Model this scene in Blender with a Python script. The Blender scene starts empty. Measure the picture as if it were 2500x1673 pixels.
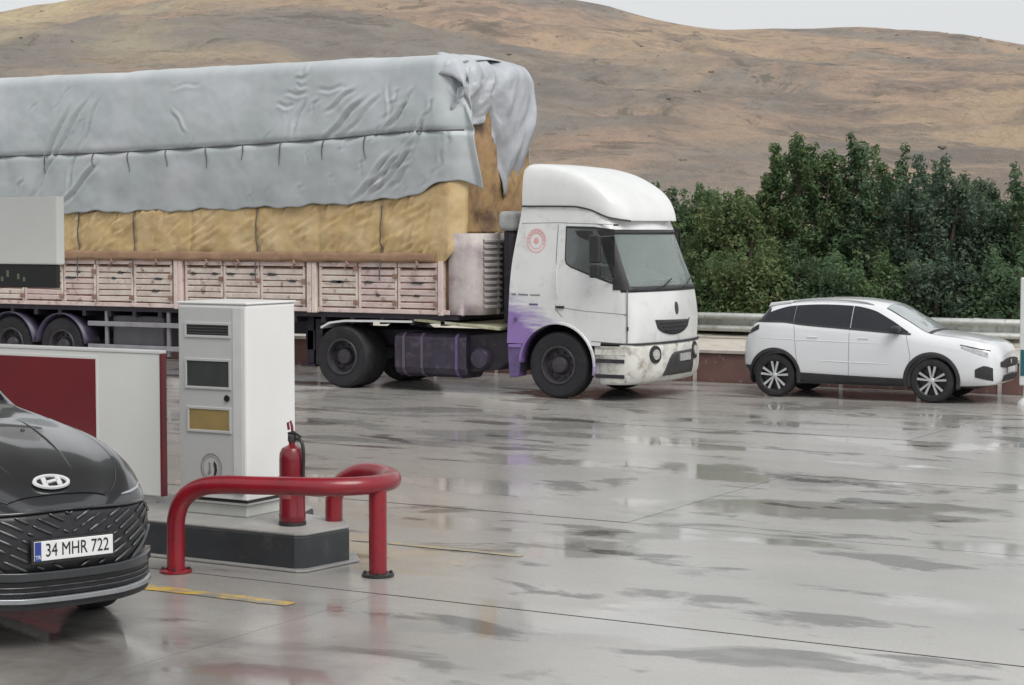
import bpy, bmesh, math, random
from mathutils import Vector, Matrix, noise

R = math.radians
S = bpy.context.scene
COL = S.collection
random.seed(7)

# ------------------------------------------------------------------ camera
cam_data = bpy.data.cameras.new('camera')
cam_data.sensor_width = 36.0
cam_data.lens = 67.6
cam_data.clip_start = 0.1
cam_data.clip_end = 4000
cam = bpy.data.objects.new('camera', cam_data)
COL.objects.link(cam)
cam.location = (0, 0, 2.65)
cam.rotation_euler = (R(90 - 3.304), 0, R(30))
S.camera = cam

# ------------------------------------------------------------------ world
SUN_EL, SUN_AZ = R(52), R(118)          # azimuth: clockwise from +Y, seen from above
w = bpy.data.worlds.new('World')
S.world = w
w.use_nodes = True
nt = w.node_tree
nt.nodes.clear()
out = nt.nodes.new('ShaderNodeOutputWorld')
bg = nt.nodes.new('ShaderNodeBackground')
sky = nt.nodes.new('ShaderNodeTexSky')
sky.sky_type = 'NISHITA'
sky.sun_disc = False
sky.sun_elevation = SUN_EL
sky.sun_rotation = SUN_AZ
sky.dust_density = 4.0
sky.air_density = 1.0
hs = nt.nodes.new('ShaderNodeHueSaturation')
hs.inputs['Saturation'].default_value = 0.12
mixw = nt.nodes.new('ShaderNodeMixRGB')
mixw.inputs['Fac'].default_value = 0.8
mixw.inputs['Color2'].default_value = (5.7, 5.85, 5.95, 1)   # even overcast cloud
nt.links.new(sky.outputs['Color'], hs.inputs['Color'])
nt.links.new(hs.outputs['Color'], mixw.inputs['Color1'])
nt.links.new(mixw.outputs['Color'], bg.inputs['Color'])
nt.links.new(bg.outputs['Background'], out.inputs['Surface'])
bg.inputs['Strength'].default_value = 0.1

sd = bpy.data.lights.new('sun', 'SUN')
sd.energy = 1.5
sd.angle = R(35)
sd.color = (1.0, 0.97, 0.92)
sun = bpy.data.objects.new('sun', sd)
COL.objects.link(sun)
sdir = Vector((math.sin(SUN_AZ) * math.cos(SUN_EL), math.cos(SUN_AZ) * math.cos(SUN_EL), math.sin(SUN_EL)))
sun.rotation_euler = sdir.to_track_quat('Z', 'Y').to_euler()
sun.location = (20, -20, 40)

S.view_settings.view_transform = 'Standard'
S.view_settings.look = 'None'
S.view_settings.exposure = 0.5
S.view_settings.gamma = 1.0

# ------------------------------------------------------------------ materials
MATS = {}


def mat(name, c1, c2=None, rough=0.5, r2=None, metal=0.0, scale=3.0, detail=6.0, bump=0.0, bscale=30.0,
        stretch=(1, 1, 1), lo=0.35, hi=0.65, coat=0.0, c3=None, s3=12.0, lo3=0.55, hi3=0.7, spec=0.5, world=False, emit=None):
    """procedural principled material: c1/c2 mixed by noise, c3 = stains on top"""
    if name in MATS:
        return MATS[name]
    m = bpy.data.materials.new(name)
    m.use_nodes = True
    t = m.node_tree
    b = t.nodes['Principled BSDF']
    L = t.links.new
    if world:
        g = t.nodes.new('ShaderNodeNewGeometry')
        co = g.outputs['Position']
    else:
        tc = t.nodes.new('ShaderNodeTexCoord')
        co = tc.outputs['Object']
    mp = t.nodes.new('ShaderNodeMapping')
    mp.inputs['Scale'].default_value = stretch
    L(co, mp.inputs['Vector'])
    co = mp.outputs['Vector']

    def nz(sc, dt=detail, rg=0.6):
        n = t.nodes.new('ShaderNodeTexNoise')
        n.inputs['Scale'].default_value = sc
        n.inputs['Detail'].default_value = dt
        n.inputs['Roughness'].default_value = rg
        L(co, n.inputs['Vector'])
        return n.outputs['Fac']

    def ramp(f, a, bb):
        n = t.nodes.new('ShaderNodeMapRange')
        n.inputs['From Min'].default_value = a
        n.inputs['From Max'].default_value = bb
        L(f, n.inputs['Value'])
        return n.outputs['Result']

    if c2 is None:
        c2 = tuple(x * 0.86 for x in c1)
    f = ramp(nz(scale), lo, hi)
    mx = t.nodes.new('ShaderNodeMixRGB')
    mx.inputs['Color1'].default_value = (*c1, 1)
    mx.inputs['Color2'].default_value = (*c2, 1)
    L(f, mx.inputs['Fac'])
    col = mx.outputs['Color']
    if c3 is not None:
        f3 = ramp(nz(s3), lo3, hi3)
        m3 = t.nodes.new('ShaderNodeMixRGB')
        L(f3, m3.inputs['Fac'])
        L(col, m3.inputs['Color1'])
        m3.inputs['Color2'].default_value = (*c3, 1)
        col = m3.outputs['Color']
    L(col, b.inputs['Base Color'])
    if r2 is not None:
        fr = t.nodes.new('ShaderNodeMapRange')
        fr.inputs['From Min'].default_value = 0.35
        fr.inputs['From Max'].default_value = 0.65
        fr.inputs['To Min'].default_value = rough
        fr.inputs['To Max'].default_value = r2
        L(nz(scale * 1.7), fr.inputs['Value'])
        L(fr.outputs['Result'], b.inputs['Roughness'])
    else:
        b.inputs['Roughness'].default_value = rough
    b.inputs['Metallic'].default_value = metal
    b.inputs['Coat Weight'].default_value = coat
    b.inputs['Coat Roughness'].default_value = 0.06
    b.inputs['Specular IOR Level'].default_value = spec
    if bump > 0:
        bp = t.nodes.new('ShaderNodeBump')
        bp.inputs['Strength'].default_value = bump
        bp.inputs['Distance'].default_value = 0.02
        L(nz(bscale), bp.inputs['Height'])
        L(bp.outputs['Normal'], b.inputs['Normal'])
    MATS[name] = m
    return m


# ------------------------------------------------------------------ mesh helpers
class MB:
    def __init__(s):
        s.v = []
        s.f = []

    def add(s, vs, fs):
        o = len(s.v)
        s.v += [tuple(v) for v in vs]
        s.f += [tuple(i + o for i in f) for f in fs]
        return s

    def box(s, x0, x1, y0, y1, z0, z1, rot=None, piv=None):
        vs = [(x, y, z) for x in (x0, x1) for y in (y0, y1) for z in (z0, z1)]
        if rot is not None:
            c = Vector(piv if piv else ((x0 + x1) / 2, (y0 + y1) / 2, (z0 + z1) / 2))
            vs = [tuple(c + rot @ (Vector(v) - c)) for v in vs]
        return s.add(vs, [(0, 1, 3, 2), (4, 6, 7, 5), (0, 4, 5, 1), (2, 3, 7, 6), (0, 2, 6, 4), (1, 5, 7, 3)])

    def tube(s, pts, r, n=10, caps=True):
        pts = [Vector(p) for p in pts]
        rs = r if isinstance(r, (list, tuple)) else [r] * len(pts)
        rings = []
        ref = None
        for i, p in enumerate(pts):
            a = pts[max(i - 1, 0)]
            b = pts[min(i + 1, len(pts) - 1)]
            d = (b - a).normalized()
            if ref is None:
                ref = Vector((0, 0, 1)) if abs(d.z) < 0.9 else Vector((1, 0, 0))
            u = (ref - d * ref.dot(d)).normalized()
            ref = u
            v = d.cross(u)
            rings.append([p + (u * math.cos(k * math.tau / n) + v * math.sin(k * math.tau / n)) * rs[i] for k in range(n)])
        vs = [q for rg in rings for q in rg]
        fs = []
        for i in range(len(rings) - 1):
            for k in range(n):
                k2 = (k + 1) % n
                fs.append((i * n + k, i * n + k2, (i + 1) * n + k2, (i + 1) * n + k))
        if caps:
            fs.append(tuple(range(n - 1, -1, -1)))
            fs.append(tuple((len(rings) - 1) * n + k for k in range(n)))
        return s.add(vs, fs)

    def lathe(s, prof, c=(0, 0, 0), axis='Y', n=32, caps=True):
        """prof: list of (radius, along)"""
        vs = []
        for r, a in prof:
            for k in range(n):
                t = k * math.tau / n
                p, q = r * math.cos(t), r * math.sin(t)
                if axis == 'Y':
                    vs.append((c[0] + p, c[1] + a, c[2] + q))
                elif axis == 'Z':
                    vs.append((c[0] + p, c[1] + q, c[2] + a))
                else:
                    vs.append((c[0] + a, c[1] + p, c[2] + q))
        fs = []
        for i in range(len(prof) - 1):
            for k in range(n):
                k2 = (k + 1) % n
                fs.append((i * n + k, i * n + k2, (i + 1) * n + k2, (i + 1) * n + k))
        if caps and prof[0][0] > 1e-4:
            fs.append(tuple(range(n)))
        if caps and prof[-1][0] > 1e-4:
            fs.append(tuple((len(prof) - 1) * n + k for k in range(n - 1, -1, -1)))
        return s.add(vs, fs)

    def prism(s, poly, a0, a1, plane='XZ'):
        """extrude polygon (list of 2-tuples) between a0 and a1 along the remaining axis; a0/a1 may be functions"""
        n = len(poly)
        f0 = a0 if callable(a0) else (lambda p, q: a0)
        f1 = a1 if callable(a1) else (lambda p, q: a1)

        def P(p, q, a):
            return (p, a, q) if plane == 'XZ' else ((p, q, a) if plane == 'XY' else (a, p, q))
        vs = [P(p, q, f0(p, q)) for p, q in poly] + [P(p, q, f1(p, q)) for p, q in poly]
        fs = [tuple(range(n)), tuple(range(2 * n - 1, n - 1, -1))]
        for k in range(n):
            k2 = (k + 1) % n
            fs.append((k, k + n, k2 + n, k2))
        return s.add(vs, fs)

    def grid(s, P, closed=False):
        """P[i][j] points"""
        m, n = len(P), len(P[0])
        vs = [p for row in P for p in row]
        fs = []
        for i in range(m - 1):
            for j in range(n if closed else n - 1):
                j2 = (j + 1) % n
                fs.append((i * n + j, i * n + j2, (i + 1) * n + j2, (i + 1) * n + j))
        return s.add(vs, fs)

    def mesh(s, name):
        me = bpy.data.meshes.new(name)
        me.from_pydata(s.v, [], s.f)
        bm = bmesh.new()
        bm.from_mesh(me)
        bmesh.ops.recalc_face_normals(bm, faces=bm.faces)
        bm.to_mesh(me)
        bm.free()
        return me

    def build(s, name, m, parent=None, smooth=None, bevel=0.0, seg=2, shift=None, solid=0.0):
        if shift is not None:
            s.v = [(a - shift[0], b - shift[1], c - shift[2]) for a, b, c in s.v]
        me = s.mesh(name)
        return put(name, me, m, parent, smooth, bevel, seg, solid)


def put(name, me, m, parent=None, smooth=None, bevel=0.0, seg=2, solid=0.0):
    if m is not None:
        me.materials.clear()
        me.materials.append(m)
    o = bpy.data.objects.new(name, me)
    COL.objects.link(o)
    if parent is not None:
        o.parent = parent
    if smooth:
        me.polygons.foreach_set('use_smooth', [True] * len(me.polygons))
        me.set_sharp_from_angle(angle=R(smooth))
    if solid:
        md = o.modifiers.new('solid', 'SOLIDIFY')
        md.thickness = solid
        md.offset = -1
    if bevel:
        md = o.modifiers.new('bevel', 'BEVEL')
        md.width = bevel
        md.segments = seg
        md.limit_method = 'ANGLE'
        md.angle_limit = R(40)
        md.harden_normals = False
    return o


def empty(name, loc, rz=0.0):
    o = bpy.data.objects.new(name, None)
    COL.objects.link(o)
    o.location = loc
    o.rotation_euler = (0, 0, rz)
    o.empty_display_size = 0.2
    return o


def tag(o, label, cat, group=None):
    o['label'] = label
    o['category'] = cat
    if group:
        o['group'] = group
    return o


def structure(o, label=None):
    o['kind'] = 'structure'
    return o


def cut(obj, cutter_mb):
    """boolean difference, applied; the cutter is removed"""
    c = cutter_mb.build('cutter', None, obj.parent)
    bpy.context.view_layer.update()
    md = obj.modifiers.new('cut', 'BOOLEAN')
    md.operation = 'DIFFERENCE'
    md.solver = 'EXACT'
    md.object = c
    dg = bpy.context.evaluated_depsgraph_get()
    dg.update()
    me = bpy.data.meshes.new_from_object(obj.evaluated_get(dg))
    obj.modifiers.clear()
    old = obj.data
    obj.data = me
    bpy.data.meshes.remove(old)
    cm = c.data
    bpy.data.objects.remove(c)
    bpy.data.meshes.remove(cm)


def pchip(xs, ys, x):
    n = len(xs)
    if x <= xs[0]:
        return ys[0]
    if x >= xs[-1]:
        return ys[-1]
    h = [xs[i + 1] - xs[i] for i in range(n - 1)]
    d = [(ys[i + 1] - ys[i]) / h[i] for i in range(n - 1)]
    m = [0.0] * n
    m[0], m[-1] = d[0], d[-1]
    for i in range(1, n - 1):
        if d[i - 1] * d[i] > 0:
            w1, w2 = 2 * h[i] + h[i - 1], h[i] + 2 * h[i - 1]
            m[i] = (w1 + w2) / (w1 / d[i - 1] + w2 / d[i])
    i = max(k for k in range(n - 1) if xs[k] <= x)
    t = (x - xs[i]) / h[i]
    return ((2 * t ** 3 - 3 * t * t + 1) * ys[i] + (t ** 3 - 2 * t * t + t) * h[i] * m[i]
            + (-2 * t ** 3 + 3 * t * t) * ys[i + 1] + (t ** 3 - t * t) * h[i] * m[i + 1])


def curve(keys, x):
    return pchip([k[0] for k in keys], [k[1] for k in keys], x)


def chaikin(p, it=2):
    for _ in range(it):
        q = [p[0]]
        for a, b in zip(p[:-1], p[1:]):
            q.append((a[0] * .75 + b[0] * .25, a[1] * .75 + b[1] * .25))
            q.append((a[0] * .25 + b[0] * .75, a[1] * .25 + b[1] * .75))
        q.append(p[-1])
        p = q
    return p


def text_mesh(body, size, name, m, parent, mtx, extrude=0.002, sx=1.0):
    c = bpy.data.curves.new(name, 'FONT')
    c.body = body
    c.size = size
    c.extrude = extrude
    c.align_x = 'CENTER'
    c.align_y = 'CENTER'
    o = bpy.data.objects.new(name, c)
    COL.objects.link(o)
    dg = bpy.context.evaluated_depsgraph_get()
    dg.update()
    me = bpy.data.meshes.new_from_object(o.evaluated_get(dg))
    bpy.data.objects.remove(o)
    bpy.data.curves.remove(c)
    me.transform(Matrix.Diagonal((sx, 1, 1, 1)))
    me.transform(mtx)
    return put(name, me, m, parent)


def frame(o, x, y):
    """matrix with given origin and x / y axes (z = x cross y)"""
    x = Vector(x).normalized()
    y = Vector(y)
    y = (y - x * y.dot(x)).normalized()
    z = x.cross(y)
    return Matrix(((x.x, y.x, z.x, o[0]), (x.y, y.y, z.y, o[1]), (x.z, y.z, z.z, o[2]), (0, 0, 0, 1)))


# ================================================================== GROUND
def concrete():
    m = bpy.data.materials.new('wet_concrete')
    m.use_nodes = True
    t = m.node_tree
    L = t.links.new
    b = t.nodes['Principled BSDF']
    g = t.nodes.new('ShaderNodeNewGeometry')
    mp = t.nodes.new('ShaderNodeMapping')
    mp.inputs['Scale'].default_value = (0.5, 1.0, 1.0)
    mp.inputs['Rotation'].default_value = (0, 0, R(12))
    L(g.outputs['Position'], mp.inputs['Vector'])

    def nz(sc, dt, rg=.55, src=None, dist=0.0):
        n = t.nodes.new('ShaderNodeTexNoise')
        n.inputs['Scale'].default_value = sc
        n.inputs['Detail'].default_value = dt
        n.inputs['Roughness'].default_value = rg
        n.inputs['Distortion'].default_value = dist
        L(src or mp.outputs['Vector'], n.inputs['Vector'])
        return n.outputs['Fac']

    def rng(f, a, bb, c, d):
        n = t.nodes.new('ShaderNodeMapRange')
        n.inputs['From Min'].default_value = a
        n.inputs['From Max'].default_value = bb
        n.inputs['To Min'].default_value = c
        n.inputs['To Max'].default_value = d
        L(f, n.inputs['Value'])
        return n.outputs['Result']

    def mix(f, a, bb, typ='MIX'):
        n = t.nodes.new('ShaderNodeMixRGB')
        n.blend_type = typ
        for k, v in (('Fac', f), ('Color1', a), ('Color2', bb)):
            if isinstance(v, (int, float)):
                n.inputs[k].default_value = v
            elif isinstance(v, tuple):
                n.inputs[k].default_value = (*v, 1)
            else:
                L(v, n.inputs[k])
        return n.outputs['Color']
    big = nz(0.5, 4, .5)
    mid = nz(1.25, 8, .58, dist=.5)
    fine = nz(60, 3, .6, g.outputs['Position'])
    tiny = nz(9, 5, .6, g.outputs['Position'])
    col = mix(rng(big, .35, .65, 0, 1), (.45, .435, .41), (.36, .35, .33))
    damp = rng(mid, .575, .625, 0, 1)                 # darker soaked patches
    col = mix(damp, col, (.145, .135, .125))
    col = mix(rng(tiny, .6, .72, 0, .30), col, (.22, .21, .20))
    col = mix(rng(fine, .3, .7, 0, .28), col, (.12, .12, .12))
    sp = t.nodes.new('ShaderNodeSeparateXYZ')       # the lane beside the pumps is coloured darker, broken up by noise
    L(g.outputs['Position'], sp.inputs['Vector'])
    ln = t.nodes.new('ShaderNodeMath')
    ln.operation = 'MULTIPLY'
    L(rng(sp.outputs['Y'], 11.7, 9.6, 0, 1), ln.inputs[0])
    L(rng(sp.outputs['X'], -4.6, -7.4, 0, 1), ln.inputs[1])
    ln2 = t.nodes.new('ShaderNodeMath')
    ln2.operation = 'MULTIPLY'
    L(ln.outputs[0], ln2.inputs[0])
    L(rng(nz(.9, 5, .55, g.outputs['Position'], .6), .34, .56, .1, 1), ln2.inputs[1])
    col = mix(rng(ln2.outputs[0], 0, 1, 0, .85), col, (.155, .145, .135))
    oil = t.nodes.new('ShaderNodeTexVoronoi')       # scattered oil drips
    oil.inputs['Scale'].default_value = .55
    oil.inputs['Randomness'].default_value = 1.0
    L(g.outputs['Position'], oil.inputs['Vector'])
    od = t.nodes.new('ShaderNodeMath')
    od.operation = 'ADD'
    L(oil.outputs['Distance'], od.inputs[0])
    L(rng(nz(3.5, 5, .6, g.outputs['Position']), .3, .7, -.22, .22), od.inputs[1])
    col = mix(rng(od.outputs[0], .02, .14, .4, 0), col, (.10, .092, .085))
    crk = t.nodes.new('ShaderNodeTexWave')          # pale tyre smears along the lane
    crk.bands_direction = 'Y'
    crk.inputs['Scale'].default_value = .16
    crk.inputs['Distortion'].default_value = 2.5
    crk.inputs['Detail'].default_value = 3
    L(g.outputs['Position'], crk.inputs['Vector'])
    col = mix(rng(crk.outputs['Fac'], .75, 1.0, 0, .10), col, (.2, .19, .185))
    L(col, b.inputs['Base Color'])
    pud = rng(nz(.8, 8, .56, dist=.3), .52, .575, 0, 1)   # standing film of water
    r = rng(pud, 0, 1, .19, .04)
    r2 = t.nodes.new('ShaderNodeMath')
    r2.operation = 'ADD'
    L(r, r2.inputs[0])
    L(rng(tiny, .3, .7, -.02, .06), r2.inputs[1])
    L(r2.outputs[0], b.inputs['Roughness'])
    b.inputs['Specular IOR Level'].default_value = 0.8
    bp = t.nodes.new('ShaderNodeBump')
    bp.inputs['Distance'].default_value = .004
    L(rng(pud, 0, 1, .22, .03), bp.inputs['Strength'])
    hsum = t.nodes.new('ShaderNodeMath')
    hsum.operation = 'ADD'
    L(fine, hsum.inputs[0])
    L(tiny, hsum.inputs[1])
    L(hsum.outputs[0], bp.inputs['Height'])
    L(bp.outputs['Normal'], b.inputs['Normal'])
    return m


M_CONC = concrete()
M_JOINT = mat('joint_filler', (.05, .047, .043), (.09, .085, .08), .5, scale=5, world=True)
ground = MB().grid([[(x, y, -.03) for y in (-300, -60, 0, 31.5)] for x in (-900, -100, 60, 600)]).build('ground', M_JOINT)
structure(ground)
# cast slabs with open joints; several hand-worn edges
YJ = [-.4, 3.6, 7.6, 11.6, 15.6, 19.6, 23.6, 27.6, 31.02]
XJ = [-58 + 5.02 * k for k in range(15)]
slab_cache = {}
for i in range(len(XJ) - 1):
    for j in range(len(YJ) - 1):
        x0, x1, y0, y1 = XJ[i], XJ[i + 1], YJ[j], YJ[j + 1]
        if x1 > 8 or (y1 < 8 and (x0 < -22)):
            continue
        key = (round(x1 - x0, 3), round(y1 - y0, 3))
        if key not in slab_cache:
            lx, ly = key[0] / 2 - .0015, key[1] / 2 - .011
            b = .012
            mbs = MB()
            ring = lambda e, z: [(-lx + e, -ly + e, z), (lx - e, -ly + e, z), (lx - e, ly - e, z), (-lx + e, ly - e, z)]
            mbs.grid([ring(0, -.05), ring(0, -.0015), ring(.0015, 0)], closed=True)
            mbs.add(ring(.0015, 0), [(0, 1, 2, 3)])
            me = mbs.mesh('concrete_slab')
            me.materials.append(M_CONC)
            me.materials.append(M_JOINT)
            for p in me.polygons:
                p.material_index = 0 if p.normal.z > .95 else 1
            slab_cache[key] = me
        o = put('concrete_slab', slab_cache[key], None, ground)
        o.location = ((x0 + x1) / 2, (y0 + y1) / 2, random.uniform(-.003, .001))

# ---------------------------------------------------------------- painted marks
M_YEL = mat('worn_yellow_paint', (.66, .42, .04), (.40, .33, .2), .3, scale=6, lo=.38, hi=.6, world=True, c3=(.26, .24, .22), s3=3, lo3=.5, hi3=.6)
M_YEL2 = mat('faded_yellow_paint', (.50, .38, .16), (.32, .29, .24), .3, scale=9, lo=.4, hi=.6, world=True, c3=(.30, .285, .265), s3=4, lo3=.48, hi3=.56)
for nm, x0, x1, y0, y1, mm in (('yellow_line', -9.75, -8.13, 10.87, 11.02, M_YEL), ('yellow_line', -9.4, -7.72, 13.5, 13.59, M_YEL2)):
    k = 14
    top = [(x0 + (x1 - x0) * q / k, y1 + random.uniform(-.012, .012)) for q in range(k + 1)]
    bot = [(x0 + (x1 - x0) * q / k, y0 + random.uniform(-.012, .012)) for q in range(k + 1)]
    o = MB().add([(a, b_, .005) for a, b_ in bot] + [(a, b_, .005) for a, b_ in top],
                 [(q, q + 1, k + 2 + q, k + 1 + q) for q in range(k)]).build(nm, mm)
    structure(o)

# ---------------------------------------------------------------- raised shoulder behind the wall
M_SHOULDER = mat('sandy_shoulder', (.56, .51, .45), (.42, .38, .33), .8, scale=1.2, bump=.5, bscale=25, world=True, c3=(.2, .19, .13), s3=3)
sh = MB().grid([[(x, y, z + .03 * noise.noise((x * .4, y * .8, 3))) for (y, z) in ((31.24, .52), (32.2, .56), (33.6, .60), (36, .62), (40, .64), (60, .8), (100, 1.0))]
                for x in [-150 + 2.5 * k for k in range(85)]]).build('road_shoulder', M_SHOULDER, smooth=60)
structure(sh)

# ---------------------------------------------------------------- low red-brown panel wall
M_WALL = mat('red_brown_wall', (.21, .115, .10), (.16, .09, .082), .55, r2=.75, scale=4, bump=.25, bscale=40, c3=(.30, .25, .22), s3=7, lo3=.6, hi3=.72)
M_COPE = mat('pale_coping', (.62, .57, .52), (.46, .42, .39), .7, scale=4, bump=.2, bscale=40)
M_WPAINT = mat('wall_joint_white', (.62, .57, .55), (.42, .36, .34), .6, scale=9)
wall = tag(empty('low_wall', (-14, 31.1, 0)), 'long low red brown panel wall with pale coping behind the white car', 'wall')
pw = 1.36
pan = MB().box(-pw / 2 + .035, pw / 2 - .035, -.06, .12, -.02, .50).mesh('wall_panel')
pier = MB().box(-.032, .032, -.075, .12, -.02, .51).mesh('wall_pier')
cop = MB().box(-pw / 2 + .004, pw / 2 - .004, -.10, .16, .512, .575).mesh('coping_stone')
for k in range(-22, 11):
    x = k * pw + .5
    o = put('wall_panel', pan, M_WALL, wall, bevel=.012); o.location = (x, random.uniform(-.006, .006), 0)
    o = put('wall_pier', pier, M_WPAINT, wall); o.location = (x + pw / 2, 0, 0)
    o = put('coping_stone', cop, M_COPE, wall, bevel=.01); o.location = (x, random.uniform(-.006, .006), random.uniform(-.003, .003))

# ---------------------------------------------------------------- guard rail
M_GALV = mat('galvanised_steel', (.60, .62, .60), (.48, .50, .48), .6, r2=.75, metal=.25, scale=5, c3=(.33, .31, .27), s3=10)
rail = tag(empty('guard_rail', (-14, 33.9, .6)), 'galvanised double wave guard rail between the sandy shoulder and the trees', 'guard rail')
prof = [(.035, .20), (-.06, .22), (-.085, .245), (-.085, .275), (-.06, .30), (.05, .325), (.06, .425), (-.06, .455), (-.085, .475), (-.085, .505), (-.06, .53), (.035, .555)]
bl = 4.0
beam = MB().grid([[(x, a, zz - .06) for a, zz in prof] for x in (-bl / 2, bl / 2 + .05)]).mesh('rail_beam')
post = MB().box(-.05, .05, .04, .14, -.25, .5).mesh('rail_post')
for k in range(-8, 8):
    o = put('rail_beam', beam, M_GALV, rail, smooth=35, solid=.006); o.location = (k * bl, -.006 * (k % 2), 0)
    for q in (0, 2.0):
        o = put('rail_post', post, M_GALV, rail); o.location = (k * bl + q, 0, 0)

# ================================================================== HILL
M_HILL = None


def hill_mat():
    m = bpy.data.materials.new('dry_steppe')
    m.use_nodes = True
    t = m.node_tree
    L = t.links.new
    b = t.nodes['Principled BSDF']
    tc = t.nodes.new('ShaderNodeTexCoord')
    mp = t.nodes.new('ShaderNodeMapping')
    mp.inputs['Scale'].default_value = (1, .45, 1.6)
    mp.inputs['Rotation'].default_value = (0, R(8), 0)
    L(tc.outputs['Object'], mp.inputs['Vector'])

    def nz(sc, dt=6, rg=.6, dist=0):
        n = t.nodes.new('ShaderNodeTexNoise')
        n.inputs['Scale'].default_value = sc
        n.inputs['Detail'].default_value = dt
        n.inputs['Roughness'].default_value = rg
        n.inputs['Distortion'].default_value = dist
        L(mp.outputs['Vector'], n.inputs['Vector'])
        return n.outputs['Fac']

    def mix(f, lo, hi, a, bb, mx=1.0):
        r = t.nodes.new('ShaderNodeMapRange')
        r.inputs['From Min'].default_value = lo
        r.inputs['From Max'].default_value = hi
        r.inputs['To Max'].default_value = mx
        L(f, r.inputs['Value'])
        n = t.nodes.new('ShaderNodeMixRGB')
        L(r.outputs['Result'], n.inputs['Fac'])
        for k, v in (('Color1', a), ('Color2', bb)):
            if isinstance(v, tuple):
                n.inputs[k].default_value = (*v, 1)
            else:
                L(v, n.inputs[k])
        return n.outputs['Color']
    c = mix(nz(.02, 6, .6, .4), .40, .60, (.49, .375, .265), (.42, .315, .245))
    c = mix(nz(.026, 5, .55), .54, .66, c, (.50, .345, .265), .6)
    c = mix(nz(.017, 8, .66, .8), .49, .58, c, (.28, .262, .238), .9)
    c = mix(nz(.05, 9, .74, .6), .50, .60, c, (.225, .20, .185), .75)
    c = mix(nz(.09, 8, .75, .8), .56, .62, c, (.15, .14, .12), .7)
    # brighter yellow light painted into the colour on the hill's far left shoulder
    sx = t.nodes.new('ShaderNodeSeparateXYZ')
    L(tc.outputs['Object'], sx.inputs['Vector'])
    ad = t.nodes.new('ShaderNodeMath')
    ad.operation = 'MULTIPLY_ADD'
    ad.inputs[1].default_value = -.006
    L(sx.outputs['X'], ad.inputs[0])
    L(nz(.02, 4), ad.inputs[2])
    c = mix(ad.outputs[0], .80, .98, c, (.64, .54, .34), .85)
    c = mix(nz(.16, 7, .68), .46, .68, c, (.21, .175, .15), .45)
    c = mix(nz(.7, 3, .6), .55, .75, c, (.16, .145, .12), .5)
    L(c, b.inputs['Base Color'])
    b.inputs['Roughness'].default_value = .95
    b.inputs['Specular IOR Level'].default_value = .1
    bp = t.nodes.new('ShaderNodeBump')
    bp.inputs['Strength'].default_value = .9
    bp.inputs['Distance'].default_value = 2.5
    L(nz(.2, 9, .72), bp.inputs['Height'])
    L(bp.outputs['Normal'], b.inputs['Normal'])
    return m


RIDGE = [(-260, 22), (-190, 34), (-107, 45.5), (-90, 50.5), (-70, 54.5), (-43, 57.5), (-15, 56), (14, 50.5), (30, 46.4), (44, 44.6), (58, 44.6), (71, 45.4), (82, 44.6), (94, 43.0), (107, 40.6), (160, 30), (260, 18)]


def hill_h(x, d):
    rz = curve(RIDGE, x)
    t = (d - 75) / (400 - 75)
    if d <= 400:
        z = 2.5 + (rz - 2.5) * (t if t < 0 else t ** 1.12)
    else:
        z = rz - (d - 400) * .12
    a = min(max((d - 75) / 60, 0), 1) * (1 - .75 * min(max((d - 300) / 90, 0), 1))
    n = noise.fractal(Vector((x * .016, d * .009, 1.3)), 1.0, 2.1, 4) * 2.6
    n += noise.fractal(Vector((x * .06 + d * .02, d * .03, 5.3)), .8, 2.0, 6) * 1.5
    gully = -abs(noise.noise(Vector((x * .03 + d * .012, d * .006, 9.1)))) * 4.5
    return z + a * (n + gully * min(max(t, 0), 1) * 0.8)


hill = empty('hill_frame', (0, 0, 0))
bpy.data.objects.remove(hill)
hx = [-260 + 2.0 * k for k in range(261)]
hd = [58 + 2.75 * k for k in range(170)]
P = [[(x, d, hill_h(x, d)) for d in hd] for x in hx]
hill = MB().grid(P).build('hill', hill_mat(), smooth=180)
hill.rotation_euler = (0, 0, R(30))
structure(hill)

# scattered scrub and stones on the slope: too many and too small to count
M_SCRUB = mat('steppe_scrub', (.20, .18, .14), (.25, .21, .165), .9, scale=.05, spec=.1)
rng = random.Random(3)
sc = MB()
ico = bmesh.new()
bmesh.ops.create_icosphere(ico, subdivisions=1, radius=1)
iv = [v.co.copy() for v in ico.verts]
ifc = [tuple(v.index for v in f.verts) for f in ico.faces]
ico.free()
cnt = 0
while cnt < 320:
    x, d = rng.uniform(-150, 150), 90 + 300 * rng.random() ** .8
    if noise.noise(Vector((x * .03, d * .02, 4.4))) + rng.uniform(-.45, .35) < 0:
        continue
    s_ = rng.uniform(.12, .34) * (1.9 if rng.random() < .05 else 1)
    z = hill_h(x, d)
    sc.add([(x + v.x * s_ * rng.uniform(.8, 1.7), d + v.y * s_ * 1.2, z + .1 * s_ + v.z * s_ * rng.uniform(.35, .75)) for v in iv], ifc)
    cnt += 1
scrub = sc.build('scrub', M_SCRUB)
scrub.rotation_euler = (0, 0, R(30))
scrub['kind'] = 'stuff'
scrub['label'] = 'scattered low dry scrub and stones on the hillside'

# ================================================================== TREES
M_BARK = mat('bark', (.10, .075, .055), (.06, .05, .04), .9, scale=6, bump=.5, bscale=30)


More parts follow.
